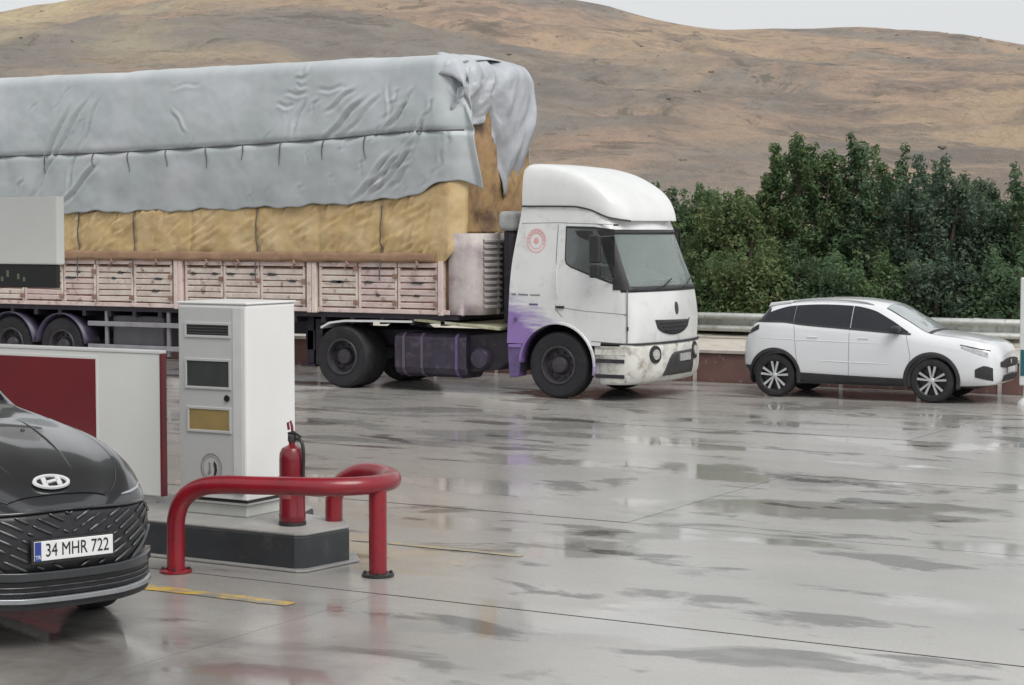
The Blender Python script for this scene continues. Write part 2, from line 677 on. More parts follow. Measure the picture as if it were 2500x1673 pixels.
def leaf_mat(name, a, b, c):
    m = mat(name, a, b, .55, scale=1.3, lo=.35, hi=.65, c3=c, s3=3.1, lo3=.5, hi3=.66, spec=.25)
    t = m.node_tree
    bs = t.nodes['Principled BSDF']
    tl = t.nodes.new('ShaderNodeBsdfTranslucent')
    t.links.new(bs.inputs['Base Color'].links[0].from_socket, tl.inputs['Color'])
    mx = t.nodes.new('ShaderNodeMixShader')
    mx.inputs['Fac'].default_value = .4
    t.links.new(bs.outputs[0], mx.inputs[1])
    t.links.new(tl.outputs[0], mx.inputs[2])
    t.links.new(mx.outputs[0], t.nodes['Material Output'].inputs['Surface'])
    return m


LEAF = [leaf_mat('leaf_green', (.13, .20, .085), (.085, .145, .07), (.18, .23, .10)),
        leaf_mat('leaf_dark', (.105, .17, .09), (.072, .125, .072), (.14, .195, .10)),
        leaf_mat('leaf_light', (.165, .22, .09), (.105, .165, .072), (.225, .24, .12)),
        leaf_mat('leaf_blue', (.10, .15, .098), (.072, .115, .08), (.135, .175, .115))]


def cam2world(x, d):
    c, s = math.cos(R(30)), math.sin(R(30))
    return (x * c - d * s, x * s + d * c)


def tree(label, u, Y, ztop, width, lm, seed, spires=3, name='roadside_tree', leaves=13000, zb=.7):
    """u: picture column (0..2343) used once to place the tree; Y: world depth row behind the rail"""
    r = random.Random(seed)
    az = math.atan((u - 1171.5) / 4400.)
    a = R(30) - az
    X = -math.tan(a) * Y
    root = tag(empty(name, (X, Y, zb)), label, 'tree', 'trees behind the guard rail')
    h = ztop - zb
    tr = MB()
    tips = []
    # several stems from the base, each ending in an upright spire
    for k in range(spires):
        off = (k - (spires - 1) / 2) / max(spires, 1) * width * .75 + r.uniform(-.12, .12)
        dy = r.uniform(-.5, .5)
        hk = h * (1 if k == spires // 2 else r.uniform(.66, .95))
        tip = Vector((off, dy, hk))
        pts = [Vector((off * .15, dy * .1, -.2)), Vector((off * .3, dy * .3, hk * .25)), Vector((off * .75 + r.uniform(-.1, .1), dy, hk * .6)), tip * .97]
        tr.tube(pts, [.09, .07, .04, .012], 7)
        tips.append((tip, pts))
        for q in range(5):
            f = r.uniform(.25, .8)
            b0 = pts[1].lerp(pts[3], f)
            an = r.uniform(0, math.tau)
            ln = width * .33 * (1.1 - f) + .2
            tr.tube([b0, b0 + Vector((math.cos(an) * ln, math.sin(an) * ln * .8, ln * .5))], [.025, .008], 5)
    tr.build('trunk', M_BARK, root, smooth=60)
    # clumps of leaves through the crown volume
    cr = MB()
    clumps = []
    for tip, pts in tips:
        hk = tip.z
        n = 44
        for q in range(n):
            f = (q + .5) / n
            zc = .02 + hk * f
            rad = width * .40 * (1 - f ** 2.4) * (.55 + .45 * min(f * 5, 1)) + .05
            an, rr = r.uniform(0, math.tau), math.sqrt(r.random())
            c = pts[0].lerp(pts[3], f)
            clumps.append((Vector((c.x + math.cos(an) * rr * rad, c.y + math.sin(an) * rr * rad, zc)), r.uniform(.16, .34) * (1 - .5 * f)))
    for q in range(16):                       # loose shoots that break the outline
        tip, pts = r.choice(tips)
        f = r.uniform(.5, 1.0)
        c = pts[1].lerp(pts[3], f)
        o_ = Vector((r.uniform(-1, 1) * width * .3 * (1.15 - f), r.uniform(-.4, .4), .1))
        for e in range(3):
            clumps.append((c + o_ * (1 + .25 * e) + Vector((0, 0, .17 * e)), .10))
    per = max(int(leaves / len(clumps)), 12)
    for c, rad in clumps:
        dens = per if rad > .12 else per // 2
        for q in range(dens):
            d = Vector((r.gauss(0, 1), r.gauss(0, 1), r.gauss(0, 1.0)))
            d = d.normalized() * rad * (r.random() ** .4) * 1.25
            p = c + d
            if p.z < 0.0:
                p.z = r.uniform(0, .2)
            nrm = (d.normalized() + Vector((r.uniform(-.9, .9), r.uniform(-.9, .9), r.uniform(-.2, 1.1)))).normalized()
            u_ = nrm.orthogonal().normalized()
            u_ = Matrix.Rotation(r.uniform(0, math.tau), 3, nrm) @ u_
            v_ = nrm.cross(u_)
            ln, wd = r.uniform(.03, .07), r.uniform(.018, .036)
            cr.add([p - u_ * ln, p + v_ * wd + nrm * .008, p + u_ * ln, p - v_ * wd + nrm * .008], [(0, 1, 2, 3)])
    crown = cr.build('crown', lm, root)
    return root


tree('dark leafy tree half hidden behind the truck cab', 1488, 38.2, 3.35, 2.6, LEAF[1], 11, 3)
tree('deep green bushy tree standing just ahead of the truck windscreen', 1558, 37.6, 3.5, 2.5, LEAF[0], 12, 4)
tree('low light green tree in the dip between the truck and the tallest tree', 1665, 37.0, 3.25, 2.2, LEAF[2], 13, 3)
tree('yellowish green tree leaning against the left flank of the tallest tree', 1752, 38.0, 3.75, 2.1, LEAF[2], 14, 3)
tree('tallest tree of the row with a pointed top above the white car', 1838, 38.4, 4.55, 2.4, LEAF[0], 15, 3, leaves=15000)
tree('second tallest tree with ragged double spires right of the tallest', 1925, 38.8, 4.42, 2.0, LEAF[1], 21, 2)
tree('dark spiky tree behind the bonnet of the white car', 2035, 38.2, 4.05, 2.4, LEAF[1], 16, 3)
tree('blue green tree with small upright shoots above the rail', 2125, 37.4, 3.7, 2.2, LEAF[3], 17, 4)
tree('dark blue green bushy tree near the right edge', 2220, 38.0, 3.65, 2.3, LEAF[3], 18, 4)
tree('rightmost dark tree cut by the picture edge', 2325, 37.6, 3.45, 2.4, LEAF[1], 19, 4)
tree('hazy green tree filling the gap behind the dip ahead of the truck', 1612, 41.0, 3.55, 2.8, LEAF[0], 41, 4)
tree('mid green tree filling the gap behind the tallest tree', 1800, 41.5, 4.1, 2.6, LEAF[1], 42, 4)
tree('mid green tree seen behind the two ragged spires', 1985, 41.0, 4.1, 2.8, LEAF[0], 43, 4)
tree('grey green tree in the back row above the bonnet of the white car', 2080, 41.3, 3.9, 2.6, LEAF[3], 44, 4)
tree('grey green tree in the back row towards the right edge', 2180, 41.0, 3.75, 2.6, LEAF[1], 45, 4)
tree('dull green tree in the back row at the right edge', 2285, 41.4, 3.65, 2.8, LEAF[3], 46, 4)
tree('low dull green bush in front of the trees by the truck nose', 1620, 35.6, 1.95, 1.9, LEAF[0], 31, 4, 'roadside_bush', 9500)
tree('low light green bush right above the rear of the white car', 1745, 35.5, 2.1, 2.0, LEAF[2], 32, 4, 'roadside_bush', 9500)
tree('low dark bush behind the roof of the white car', 1880, 35.6, 2.1, 2.2, LEAF[1], 33, 4, 'roadside_bush', 9500)
tree('low bush behind the windscreen of the white car', 2010, 35.5, 1.9, 2.1, LEAF[0], 34, 4, 'roadside_bush', 9500)
tree('low dark bush above the bonnet of the white car', 2140, 35.6, 1.95, 2.1, LEAF[3], 35, 4, 'roadside_bush', 9500)
tree('low dark bush at the right end of the guard rail', 2275, 35.5, 1.9, 2.2, LEAF[1], 36, 4, 'roadside_bush', 9500)

# ================================================================== CANOPY over the island (out of the picture, shades and reflects)
cano = empty('station_canopy', (-14.5, 11.5, 0))
tag(cano, 'flat station canopy roof above the fuel island', 'canopy')
CO = Vector((-14.5, 11.5, 0))
M_CANO = mat('canopy_soffit', (.30, .30, .30), (.26, .26, .26), .6, scale=1)
MB().box(-24, -8.8, 10.6, 16.8, 5.85, 6.5).build('canopy_roof', M_CANO, cano, shift=CO)
MB().box(-24.05, -8.75, 10.55, 16.85, 6.505, 6.9).build('canopy_fascia', mat('canopy_red', (.3, .02, .03), None, .4), cano, shift=CO)
for x in (-15.2, -21.5):
    MB().box(x - .2, x + .2, 12.45, 12.85, .0, 5.85).build('canopy_column', mat('column_white', (.7, .7, .69), None, .5), cano, shift=CO)

# ================================================================== TRUCK (tractor unit)
# truck frame: x forward from the front axle, y 0 (near side) .. 2.5 (far side), z up
TR = Vector((-14.6, 26.7, 0))
M_CAB = None


def cab_paint():
    m = mat('cab_white_paint', (.74, .75, .75), (.68, .69, .69), .28, scale=1.5, coat=.4, c3=(.50, .49, .46), s3=4, lo3=.55, hi3=.8)
    t = m.node_tree
    L = t.links.new
    b = t.nodes['Principled BSDF']
    old = b.inputs['Base Color'].links[0].from_socket
    tc = t.nodes.new('ShaderNodeTexCoord')
    sx = t.nodes.new('ShaderNodeSeparateXYZ')
    L(tc.outputs['Object'], sx.inputs['Vector'])
    # streaky purple tint, growing towards the lower rear corner of the cab
    n = t.nodes.new('ShaderNodeTexNoise')
    n.inputs['Scale'].default_value = 2.2
    n.inputs['Detail'].default_value = 5
    mpp = t.nodes.new('ShaderNodeMapping')
    mpp.inputs['Scale'].default_value = (.7, 1, 5.0)
    L(tc.outputs['Object'], mpp.inputs['Vector'])
    L(mpp.outputs['Vector'], n.inputs['Vector'])

    def math_(op, a, bb, c=None):
        q = t.nodes.new('ShaderNodeMath')
        q.operation = op
        for k, v in enumerate((a, bb, c)):
            if v is None:
                continue
            if isinstance(v, (int, float)):
                q.inputs[k].default_value = v
            else:
                L(v, q.inputs[k])
        return q.outputs[0]
    f = math_('MULTIPLY_ADD', sx.outputs['X'], -.75, .38)          # strong to the rear
    f = math_('ADD', f, math_('MULTIPLY_ADD', sx.outputs['Z'], -1.15, 1.45))
    f = math_('ADD', f, math_('MULTIPLY_ADD', n.outputs['Fac'], 1.5, -.75))
    r = t.nodes.new('ShaderNodeMapRange')
    r.inputs['From Min'].default_value = .42
    r.inputs['From Max'].default_value = .95
    r.inputs['To Max'].default_value = .95
    L(f, r.inputs['Value'])
    mx = t.nodes.new('ShaderNodeMixRGB')
    L(r.outputs['Result'], mx.inputs['Fac'])
    L(old, mx.inputs['Color1'])
    mx.inputs['Color2'].default_value = (.24, .14, .42, 1)
    L(mx.outputs['Color'], b.inputs['Base Color'])
    return m


M_CAB = cab_paint()
M_WHITE = mat('white_paint', (.72, .73, .73), (.67, .68, .67), .3, scale=2, coat=.3, c3=(.60, .59, .55), s3=6, lo3=.6, hi3=.85)
M_BUMP = mat('dirty_white_bumper', (.72, .72, .68), (.58, .57, .53), .42, scale=3, c3=(.30, .27, .23), s3=4.5, lo3=.50, hi3=.70)
M_PURP = mat('purple_plastic', (.15, .10, .25), (.10, .07, .17), .45, scale=5)
M_RUBB = mat('tyre_rubber', (.014, .013, .017), (.022, .02, .023), .75, scale=8, bump=.2, bscale=60, c3=(.04, .035, .038), s3=4, lo3=.55, hi3=.75)
M_WHEEL = mat('dusty_steel_wheel', (.045, .042, .05), (.075, .068, .075), .55, scale=6, metal=.3)
M_BLACK = mat('black_plastic', (.018, .018, .02), (.03, .03, .032), .45, scale=8)
M_CHASS = mat('chassis_dark', (.018, .015, .024), (.03, .025, .036), .6, scale=4, c3=(.05, .04, .05), s3=6)
M_TANK = mat('dark_purple_tank', (.06, .048, .078), (.042, .034, .055), .38, scale=3, metal=.3, c3=(.10, .08, .095), s3=7)
M_GLASS = mat('dark_glass', (.022, .026, .028), (.03, .034, .036), .06, scale=2, spec=.9)
M_SEAM = mat('panel_gap', (.05, .05, .055), None, .6)


def screen_glass(name, tint, rough=.04):
    m = mat(name, tint, tuple(c * .9 for c in tint), rough, scale=1, spec=.8)
    b = m.node_tree.nodes['Principled BSDF']
    b.inputs['Transmission Weight'].default_value = .75
    b.inputs['IOR'].default_value = 1.12
    return m


M_WS = screen_glass('windscreen_glass', (.62, .70, .68))

truck = tag(empty('truck_tractor', TR), 'white high roof truck cab with purple lower corner pulling the tarped trailer', 'truck')
W = 2.5

CAB = {  # z: front x, back x, side inset, corner radius, front bow
    'xf': [(.86, 1.47), (1.25, 1.49), (1.70, 1.44), (2.2, 1.27), (2.66, 1.10), (2.86, 1.02), (3.05, .98)],
    'xb': [(.86, -.91), (2.0, -.84), (3.05, -.66)],
    'ins': [(.86, 0.0), (1.7, .0), (2.66, .05), (3.05, .07)],
    'rad': [(.86, .22), (1.7, .26), (2.66, .30), (3.05, .30)]}


def cab_outline(z):
    xf, xb, ins, rd = (curve(CAB[k], z) for k in ('xf', 'xb', 'ins', 'rad'))
    bow = .10
    y0, y1 = ins, W - ins
    p = []
    for k in range(7):
        p.append((xb + (xf - bow - rd - xb) * k / 6, y0))
    cx = xf - bow - rd
    for k in range(1, 9):
        a = R(90) * k / 8
        p.append((cx + rd * math.sin(a), y0 + rd - rd * math.cos(a)))
    for k in range(1, 16):
        y = y0 + rd + (y1 - y0 - 2 * rd) * k / 16
        q = (y - W / 2) / (W / 2 - ins - rd)
        p.append((xf - bow * q * q, y))
    for k in range(8, 0, -1):
        a = R(90) * k / 8
        p.append((cx + rd * math.sin(a), y1 - rd + rd * math.cos(a)))
    for k in range(6, -1, -1):
        p.append((xb + (xf - bow - rd - xb) * k / 6, y1))
    return p


def cab_front(y, z):
    xf, ins, rd = (curve(CAB[k], z) for k in ('xf', 'ins', 'rad'))
    bow = .10
    h = W / 2 - ins
    q = abs(y - W / 2)
    if q <= h - rd:
        return xf - bow * (q / (h - rd)) ** 2
    e = min((q - (h - rd)) / rd, 1)
    return xf - bow - rd + rd * math.sqrt(max(1 - e * e, 0))


WS0, WS1 = 1.74, 2.66
zs = [.86 + (3.05 - .86) * k / 46 for k in range(47)]
nper = len(cab_outline(1.0))
i0, i1 = 8, nper - 9           # perimeter indices of the windscreen


def ws_hole(i, z):
    lo = WS0 + .0 * i
    return i0 <= i < i1 and lo < z < WS1


mb = MB()
rows = [[(x, y, z) for x, y in cab_outline(z)] for z in zs]
vs = [p for r_ in rows for p in r_]
fs = []
for a in range(len(zs) - 1):
    for k in range(nper):
        k2 = (k + 1) % nper
        zc = (zs[a] + zs[a + 1]) / 2
        if ws_hole(k, zc) and k < nper - 1:
            continue
        # side window openings
        xc = (rows[a][k][0] + rows[a][k2][0]) / 2
        fs.append((a * nper + k, a * nper + k2, (a + 1) * nper + k2, (a + 1) * nper + k))
fs.append(tuple(range(nper)))
fs.append(tuple((len(zs) - 1) * nper + k for k in range(nper - 1, -1, -1)))
mb.add(vs, fs)
cab = mb.build('cab_body', M_CAB, truck, smooth=35)
# window opening + wheel arch, cut through the shell
win = [(.16, 2.70), (.62, 2.69), (.97, 2.65), (.99, 1.86), (.60, 1.98), (.26, 2.10), (.18, 2.15), (.155, 2.22)]
cm = MB()
cm.lathe([(.67, -.2), (.67, 2.7)], (0, 0, .53), 'Y', 40)
cut(cab, cm)
for p in cab.data.polygons:
    p.use_smooth = True
cab.data.set_sharp_from_angle(angle=R(35))
# windscreen pane
P = []
for z in [WS0 + (WS1 - WS0) * k / 12 for k in range(13)]:
    o_ = cab_outline(z)
    P.append([(o_[k][0] - .012, o_[k][1], z) for k in range(i0, i1 + 1)])
MB().grid(P).build('windscreen', M_WS, truck, smooth=60, solid=.01)
# black frame of the windscreen
for za, zb_ in ((WS0 - .035, WS0 + .05), (WS1 - .045, WS1 + .02)):
    P = []
    for z in (za, (za + zb_) / 2, zb_):
        o_ = cab_outline(z)
        P.append([(o_[k][0] + .006, o_[k][1] + (-.006 if o_[k][1] < .2 else .006 if o_[k][1] > 2.3 else 0), z) for k in range(i0 - 1, i1 + 2)])
    MB().grid(P).build('windscreen_seal', M_BLACK, truck, smooth=60, solid=.01)
# A pillars: dark wrap between side window and screen
for sgn in (0, 1):
    P = []
    for z in [1.74 + (2.67 - 1.74) * k / 8 for k in range(9)]:
        o_ = cab_outline(z)
        row = []
        ks = range(5, 11) if sgn == 0 else range(nper - 6, nper - 12, -1)
        for q, k in enumerate(ks):
            x, y = o_[k]
            if q == 0:
                x = max(x, 1.0 - (z - 1.74) * .0)
            nx = .010
            row.append((x + (nx if q > 2 else 0), y + (-nx if sgn == 0 else nx), z))
        P.append(row)
    MB().grid(P).build('pillar', M_BLACK, truck, smooth=60)
# side windows
for sgn in (0, 1):
    yf = (lambda x, z: curve(CAB['ins'], z) - .006) if sgn == 0 else (lambda x, z: W - curve(CAB['ins'], z) + .006)
    yb = (lambda x, z: curve(CAB['ins'], z) + .01) if sgn == 0 else (lambda x, z: W - curve(CAB['ins'], z) - .01)
    cxw = sum(p[0] for p in win) / len(win)
    czw = sum(p[1] for p in win) / len(win)
    big = [(cxw + (a - cxw) * 1.06 + (.0), czw + (b_ - czw) * 1.09) for a, b_ in win]
    yf2 = (lambda x, z: curve(CAB['ins'], z) - .004) if sgn == 0 else (lambda x, z: W - curve(CAB['ins'], z) + .004)
    g = MB().prism(big, yf2, yb).build('window_seal', M_BLACK, truck)
    yf3 = (lambda x, z: curve(CAB['ins'], z) - .008) if sgn == 0 else (lambda x, z: W - curve(CAB['ins'], z) + .008)
    pn = MB().prism(win, yf3, yb).build('side_window', mat('cab_side_glass', (.10, .115, .115), (.07, .08, .08), .05, scale=2, spec=.9), truck)
    # sun shade strip hanging inside the glass
    yf4 = (lambda x, z: curve(CAB['ins'], z) - .0105) if sgn == 0 else (lambda x, z: W - curve(CAB['ins'], z) + .0105)
    MB().prism([(.30, 2.665), (.62, 2.66), (.64, 2.50), (.50, 2.52), (.36, 2.58)], yf4, yb).build('window_shade', M_BLACK, pn)
# door seams, handle, steps, small marker lamp
def strip(name, pts, wd, m, parent, yy=-.005, th=.02):
    mbb = MB()
    for (a, b_), (c, d) in zip(pts[:-1], pts[1:]):
        dx, dz = c - a, d - b_
        ln = math.hypot(dx, dz)
        nx, nz_ = -dz / ln * wd / 2, dx / ln * wd / 2
        y_ = lambda x, z: curve(CAB['ins'], min(max(z, .86), 3.05)) + yy
        y2 = lambda x, z: curve(CAB['ins'], min(max(z, .86), 3.05)) + yy + th
        mbb.prism([(a + nx, b_ + nz_), (a - nx, b_ - nz_), (c - nx, d - nz_), (c + nx, d + nz_)], y_, y2)
    return mbb.build(name, m, parent)


M_GAP = mat('cab_panel_gap', (.22, .22, .23), (.16, .16, .17), .6)
strip('door_seam', [(-.0, 2.76), (-.02, 2.2), (-.02, 1.42), (.10, 1.30)], .012, M_GAP, truck, -.002)
strip('door_seam', [(1.245, 1.74), (1.245, .90)], .012, M_GAP, truck, -.002)
strip('door_crease', [(-.02, 1.46), (.5, 1.40), (1.24, 1.36)], .010, M_GAP, truck, -.001)
strip('door_seam', [(.62, .93), (1.24, .90)], .012, M_GAP, truck, -.002)
strip('door_seam', [(-.66, 2.78), (-.02, 2.79), (.95, 2.76)], .009, M_GAP, truck, -.002)
strip('side_lamp', [(1.255, 1.17), (1.255, 1.11)], .03, M_SEAM, truck, -.012)
MB().tube([(.04, -.03, 1.62), (.03, -.06, 1.7), (.03, -.06, 2.05), (.04, -.03, 2.12)], .012, 6).build('grab_rail', M_WHITE, truck, smooth=60)
MB().box(.0, .14, -.03, .02, 1.435, 1.475).build('door_handle', M_BLACK, truck, bevel=.008)
strip('lettering_bar', [(-.82, 1.645), (-.74, 1.645)], .03, M_GAP, truck, -.004)
strip('lettering_bar', [(-.70, 1.645), (-.52, 1.64)], .025, M_GAP, truck, -.004)
strip('lettering_bar', [(-.48, 1.64), (-.30, 1.64)], .02, M_GAP, truck, -.004)
strip('lettering_bar', [(-.50, 1.49), (-.34, 1.49)], .03, mat('purple_letters', (.16, .09, .25), None, .5), truck, -.004)
MB().lathe([(.035, -.02), (.03, -.035)], (-.74, .0, 1.25), 'Y', 16).build('filler_cap', M_PURP, truck)
MB().box(.98, 1.06, .035, .08, 2.735, 2.765).build('marker_lamp', mat('amber_lens', (.05, .05, .06), None, .2), truck, bevel=.006)
# red round sticker on the cab side
M_REDST = mat('faded_red_print', (.74, .36, .36), (.76, .46, .46), .4, scale=9)
rb = MB()
for r0, r1 in ((.155, .175), (.105, .12)):
    n = 40
    pr = []
    for k in range(n):
        a0, a1 = k * math.tau / n, (k + 1) * math.tau / n
        rb.add([(-.39 + r_ * math.cos(a), curve(CAB['ins'], 2.5 + r_ * math.sin(a)) - .003, 2.50 + r_ * math.sin(a) * 1.12) for r_, a in ((r0, a0), (r1, a0), (r1, a1), (r0, a1))], [(0, 1, 2, 3)])
rb.build('round_sticker', M_REDST, truck)
rb = MB()
n = 10
for k in range(16):                          # circle of illegible small letters between the rings
    a = k * math.tau / 16 + .1
    c_, s_ = math.cos(a), math.sin(a)
    for r0, r1, dw in ((.126, .149, .016),):
        q = [(r0, -dw), (r1, -dw), (r1, dw), (r0, dw)]
        rb.add([(-.39 + r_ * c_ - d_ * s_, curve(CAB['ins'], 2.5) - .004, 2.5 + (r_ * s_ + d_ * c_) * 1.12) for r_, d_ in q], [(0, 1, 2, 3)])
q = [(-.05, -.02), (0, -.06), (.05, -.02), (.03, .05), (-.03, .05)]
rb.add([(-.39 + a, curve(CAB['ins'], 2.5) - .004, 2.5 + b_) for a, b_ in q], [(0, 1, 2, 3, 4)])
rb.build('sticker_print', M_REDST, truck)

# roof deflector
DT = [(-.66, 3.70), (-.60, 3.74), (-.2, 3.71), (.2, 3.62), (.55, 3.46), (.82, 3.27), (1.0, 3.06), (1.08, 2.92), (1.10, 2.84)]
DB = [(-.66, 3.06), (.25, 3.05), (.55, 3.0), (.85, 2.88), (1.1, 2.82)]


def defl_sec(x):
    zt, zb_ = curve(DT, x), curve(DB, x)
    e = min(max((x - .35) / .75, 0), 1)
    ins = .06 + .06 * e ** 2 + (.30 * e ** 5)
    h = zt - zb_
    half = [(ins, zb_), (ins - .005, zb_ + h * .3), (ins + .03, zb_ + h * .80), (ins + .13, zb_ + h * .985), (ins + .5, zb_ + h), (W / 2, zb_ + h * 1.0 + .01)]
    half = chaikin(half, 2)
    return [(x, y, z) for y, z in half] + [(x, W - y, z) for y, z in half[-2::-1]]


xs = [-.66 + (1.10 + .66) * k / 44 for k in range(45)]
P = [defl_sec(x) for x in xs]
mb = MB().grid(P)
mb.f.append(tuple(range(len(P[0]))))
mb.f.append(tuple((len(xs) - 1) * len(P[0]) + k for k in range(len(P[0]))))
n = len(P[0])
for i in range(len(xs) - 1):
    mb.f.append((i * n, (i + 1) * n, (i + 1) * n + n - 1, i * n + n - 1))
mb.build('roof_deflector', M_WHITE, truck, smooth=40)
# dark gap under the deflector
mb = MB()
for i in range(len(xs) - 1):
    a, b_ = P[i][0], P[i + 1][0]
    mb.add([(a[0], a[1] - .012, a[2] - .022), (a[0], a[1] - .012, a[2] + .006), (b_[0], b_[1] - .012, b_[2] + .006), (b_[0], b_[1] - .012, b_[2] - .022)], [(0, 1, 2, 3)])
mb.build('deflector_gap', M_SEAM, truck, solid=.01)

# interior so the screen has something behind it
it = MB()
it.box(-.5, 1.15, .25, 2.25, 1.45, 1.70)
it.box(.0, .5, .35, .95, 1.7, 2.35).box(.0, .5, 1.55, 2.15, 1.7, 2.35)
it.box(-.58, -.5, .12, 2.38, 1.5, 2.9)
it.build('cab_interior', mat('cab_interior', (.05, .05, .05), (.08, .08, .08), .8), truck)
MB().prism([(.75, 1.70), (1.28, 1.70), (1.25, 1.80), (.95, 1.86), (.75, 1.84)], .3, 2.2).build('dashboard', M_BLACK, truck, bevel=.02)

# wipers
for y0 in (.75, 1.65):
    pts = [(cab_front(y, z) + .03, y, z) for y, z in ((y0, 1.76), (y0 + .18, 1.80), (y0 + .5, 1.90))]
    MB().tube(pts, .012, 6).build('wiper', M_BLACK, truck)
# rear view mirror on arms, near side and far side
for sgn in (0, 1):
    yy = -.20 if sgn == 0 else W + .20
    mm = MB().box(.70, .88, yy - .05, yy + .06, 2.16, 2.60).build('mirror', M_BLACK, truck, bevel=.03, seg=3)
    MB().box(.705, .875, yy - .05, yy + .06, 1.93, 2.13).build('mirror_lower', M_BLACK, mm, bevel=.025, seg=3)
    MB().tube([(1.0, yy + (.24 if sgn == 0 else -.24), 2.58), (.86, yy, 2.56)], .016, 8).build('mirror_arm', M_BLACK, mm)
    MB().tube([(1.02, yy + (.22 if sgn == 0 else -.22), 1.90), (.84, yy, 1.96)], .016, 8).build('mirror_arm', M_BLACK, mm)

# bumper: lofted along the front and round the corners
def bump_out(z):
    xf = curve([(.26, 1.40), (.34, 1.50), (.55, 1.54), (.86, 1.53), (.90, 1.50)], z)
    rd, bow = .30, .10
    p = []
    cx = xf - bow - rd
    p.append((.78, 0.0))
    p.append((cx, 0.0))
    for k in range(1, 9):
        a = R(90) * k / 8
        p.append((cx + rd * math.sin(a), rd - rd * math.cos(a)))
    for k in range(1, 20):
        y = rd + (W - 2 * rd) * k / 20
        q = (y - W / 2) / (W / 2 - rd)
        p.append((xf - bow * q * q, y))
    for k in range(8, 0, -1):
        a = R(90) * k / 8
        p.append((cx + rd * math.sin(a), W - rd + rd * math.cos(a)))
    p.append((cx, W))
    p.append((.78, W))
    return p


def bump_x(y, z):
    o_ = bump_out(z)
    for a, b_ in zip(o_[:-1], o_[1:]):
        if a[1] <= y <= b_[1] and b_[1] > a[1]:
            return a[0] + (b_[0] - a[0]) * (y - a[1]) / (b_[1] - a[1])
    return o_[0][0]


zz = [.26, .30, .38, .48, .58, .68, .78, .84, .885]
P = [[(x, y, z) for x, y in bump_out(z)] for z in zz]
MB().grid(P).build('bumper', M_BUMP, truck, smooth=35, solid=.03)
# dark seam over the bumper
P = [[(x + .008, y - .004 if y < .3 else y, z) for x, y in bump_out(.86)] for z in (.885, .915)]
MB().grid(P).build('bumper_gap', M_SEAM, truck, smooth=60, solid=.02)


def on_bumper(name, poly, m, parent, lift=.012, depth=.05):
    return MB().prism(poly, lambda y, z: bump_x(y, z) + lift, lambda y, z: bump_x(y, z) - depth, 'YZ').build(name, m, parent)


def on_front(name, poly, m, parent, lift=.010, depth=.04):
    return MB().prism(poly, lambda y, z: cab_front(y, z) + lift, lambda y, z: cab_front(y, z) - depth, 'YZ').build(name, m, parent)


def ell(cy, cz, ry, rz_, n=20):
    return [(cy + ry * math.cos(k * math.tau / n), cz + rz_ * math.sin(k * math.tau / n)) for k in range(n)]


M_DARKH = mat('dark_intake', (.03, .032, .034), (.05, .05, .05), .6)
def strip_patch(name, fx, cols, m, parent, lift, n=6):
    P = [[(fx(y, a + (b_ - a) * k / n) + lift, y, a + (b_ - a) * k / n) for k in range(n + 1)] for y, a, b_ in cols]
    return MB().grid(P).build(name, m, parent, smooth=60, solid=.02)


strip_patch('bumper_intake', bump_x, [(.78 + 1.12 * k / 14, .37, curve([(.78, .40), (.92, .62), (1.1, .73), (1.9, .75)], .78 + 1.12 * k / 14)) for k in range(15)], M_DARKH, truck, .012)
on_bumper('number_plate', [(1.28, .70), (1.72, .70), (1.72, .58), (1.28, .58)], mat('old_plate', (.45, .46, .45), (.3, .3, .3), .5, scale=20), truck, .03, .03)
for cy in (.52, 2.0):
    fo = on_bumper('fog_lamp_surround', ell(cy, .72, .15, .14), M_BLACK, truck, .02)
    on_bumper('fog_lamp', ell(cy, .72, .085, .08), mat('lamp_lens', (.55, .55, .52), (.35, .35, .33), .12, scale=20), fo, .035)
sm = [(.60, 1.27), (.9, 1.25), (1.2, 1.255), (1.5, 1.25), (1.80, 1.22), (1.74, 1.10), (1.5, 1.01), (1.2, .985), (.9, 1.03), (.68, 1.14)]
gr = strip_patch('front_grille', cab_front, [(.58 + 1.24 * k / 16, 1.26 - .25 * math.sin(math.pi * k / 16) ** .38, 1.262 - .03 * k / 16) for k in range(17)], M_DARKH, truck, .014)
for k in range(3):
    z = 1.20 - .06 * k
    MB().tube([(cab_front(y, z) + .02, y, z) for y in (.72 + .08 * k, 1.2, 1.7 - .06 * k)], .010, 6).build('grille_bar', M_CHASS, gr)
on_front('badge', ell(1.29, 1.43, .055, .10, 14), M_SEAM, truck, .016)
# entry steps in front of the wheel
st = MB()
st.box(.66, 1.24, .02, .30, .30, .86)
so = st.build('step_box', mat('step_grey', (.46, .47, .46), (.34, .34, .33), .5, scale=5, c3=(.24, .23, .22), s3=6), truck, bevel=.02)
for z in (.36, .60):
    MB().box(.70, 1.20, -.01, .06, z, z + .06).build('step_tread', M_CHASS, so, bevel=.006)
MB().box(.68, 1.22, -.004, .03, .72, .80).build('step_panel', M_BUMP, so, bevel=.006)
# wheel arch lip
arc = MB()
P = []
for k in range(29):
    a = R(-12 + (180 + 10) * k / 28)
    P.append([(math.cos(a) * r_, y, .53 + math.sin(a) * r_) for r_, y in ((.655, .25), (.655, -.014), (.685, -.016), (.70, .004))])
arc.grid(P).build('wheel_arch', M_CAB, truck, smooth=40, solid=.01)
MB().grid([[(math.cos(R(a)) * .66, y, .53 + math.sin(R(a)) * .66) for y in (.02, .6)] for a in range(-10, 191, 10)]).build('arch_liner', M_BLACK, truck, smooth=60)
# purple mud guard behind the wheel
MB().prism([(-.90, .84), (-.62, .86), (-.66, .60), (-.70, .33), (-.86, .30)], -.01, .28).build('mud_flap', M_PURP, truck, bevel=.015)
MB().box(-.86, -.64, -.025, .02, .80, .845).build('flap_bracket', M_CAB, truck)


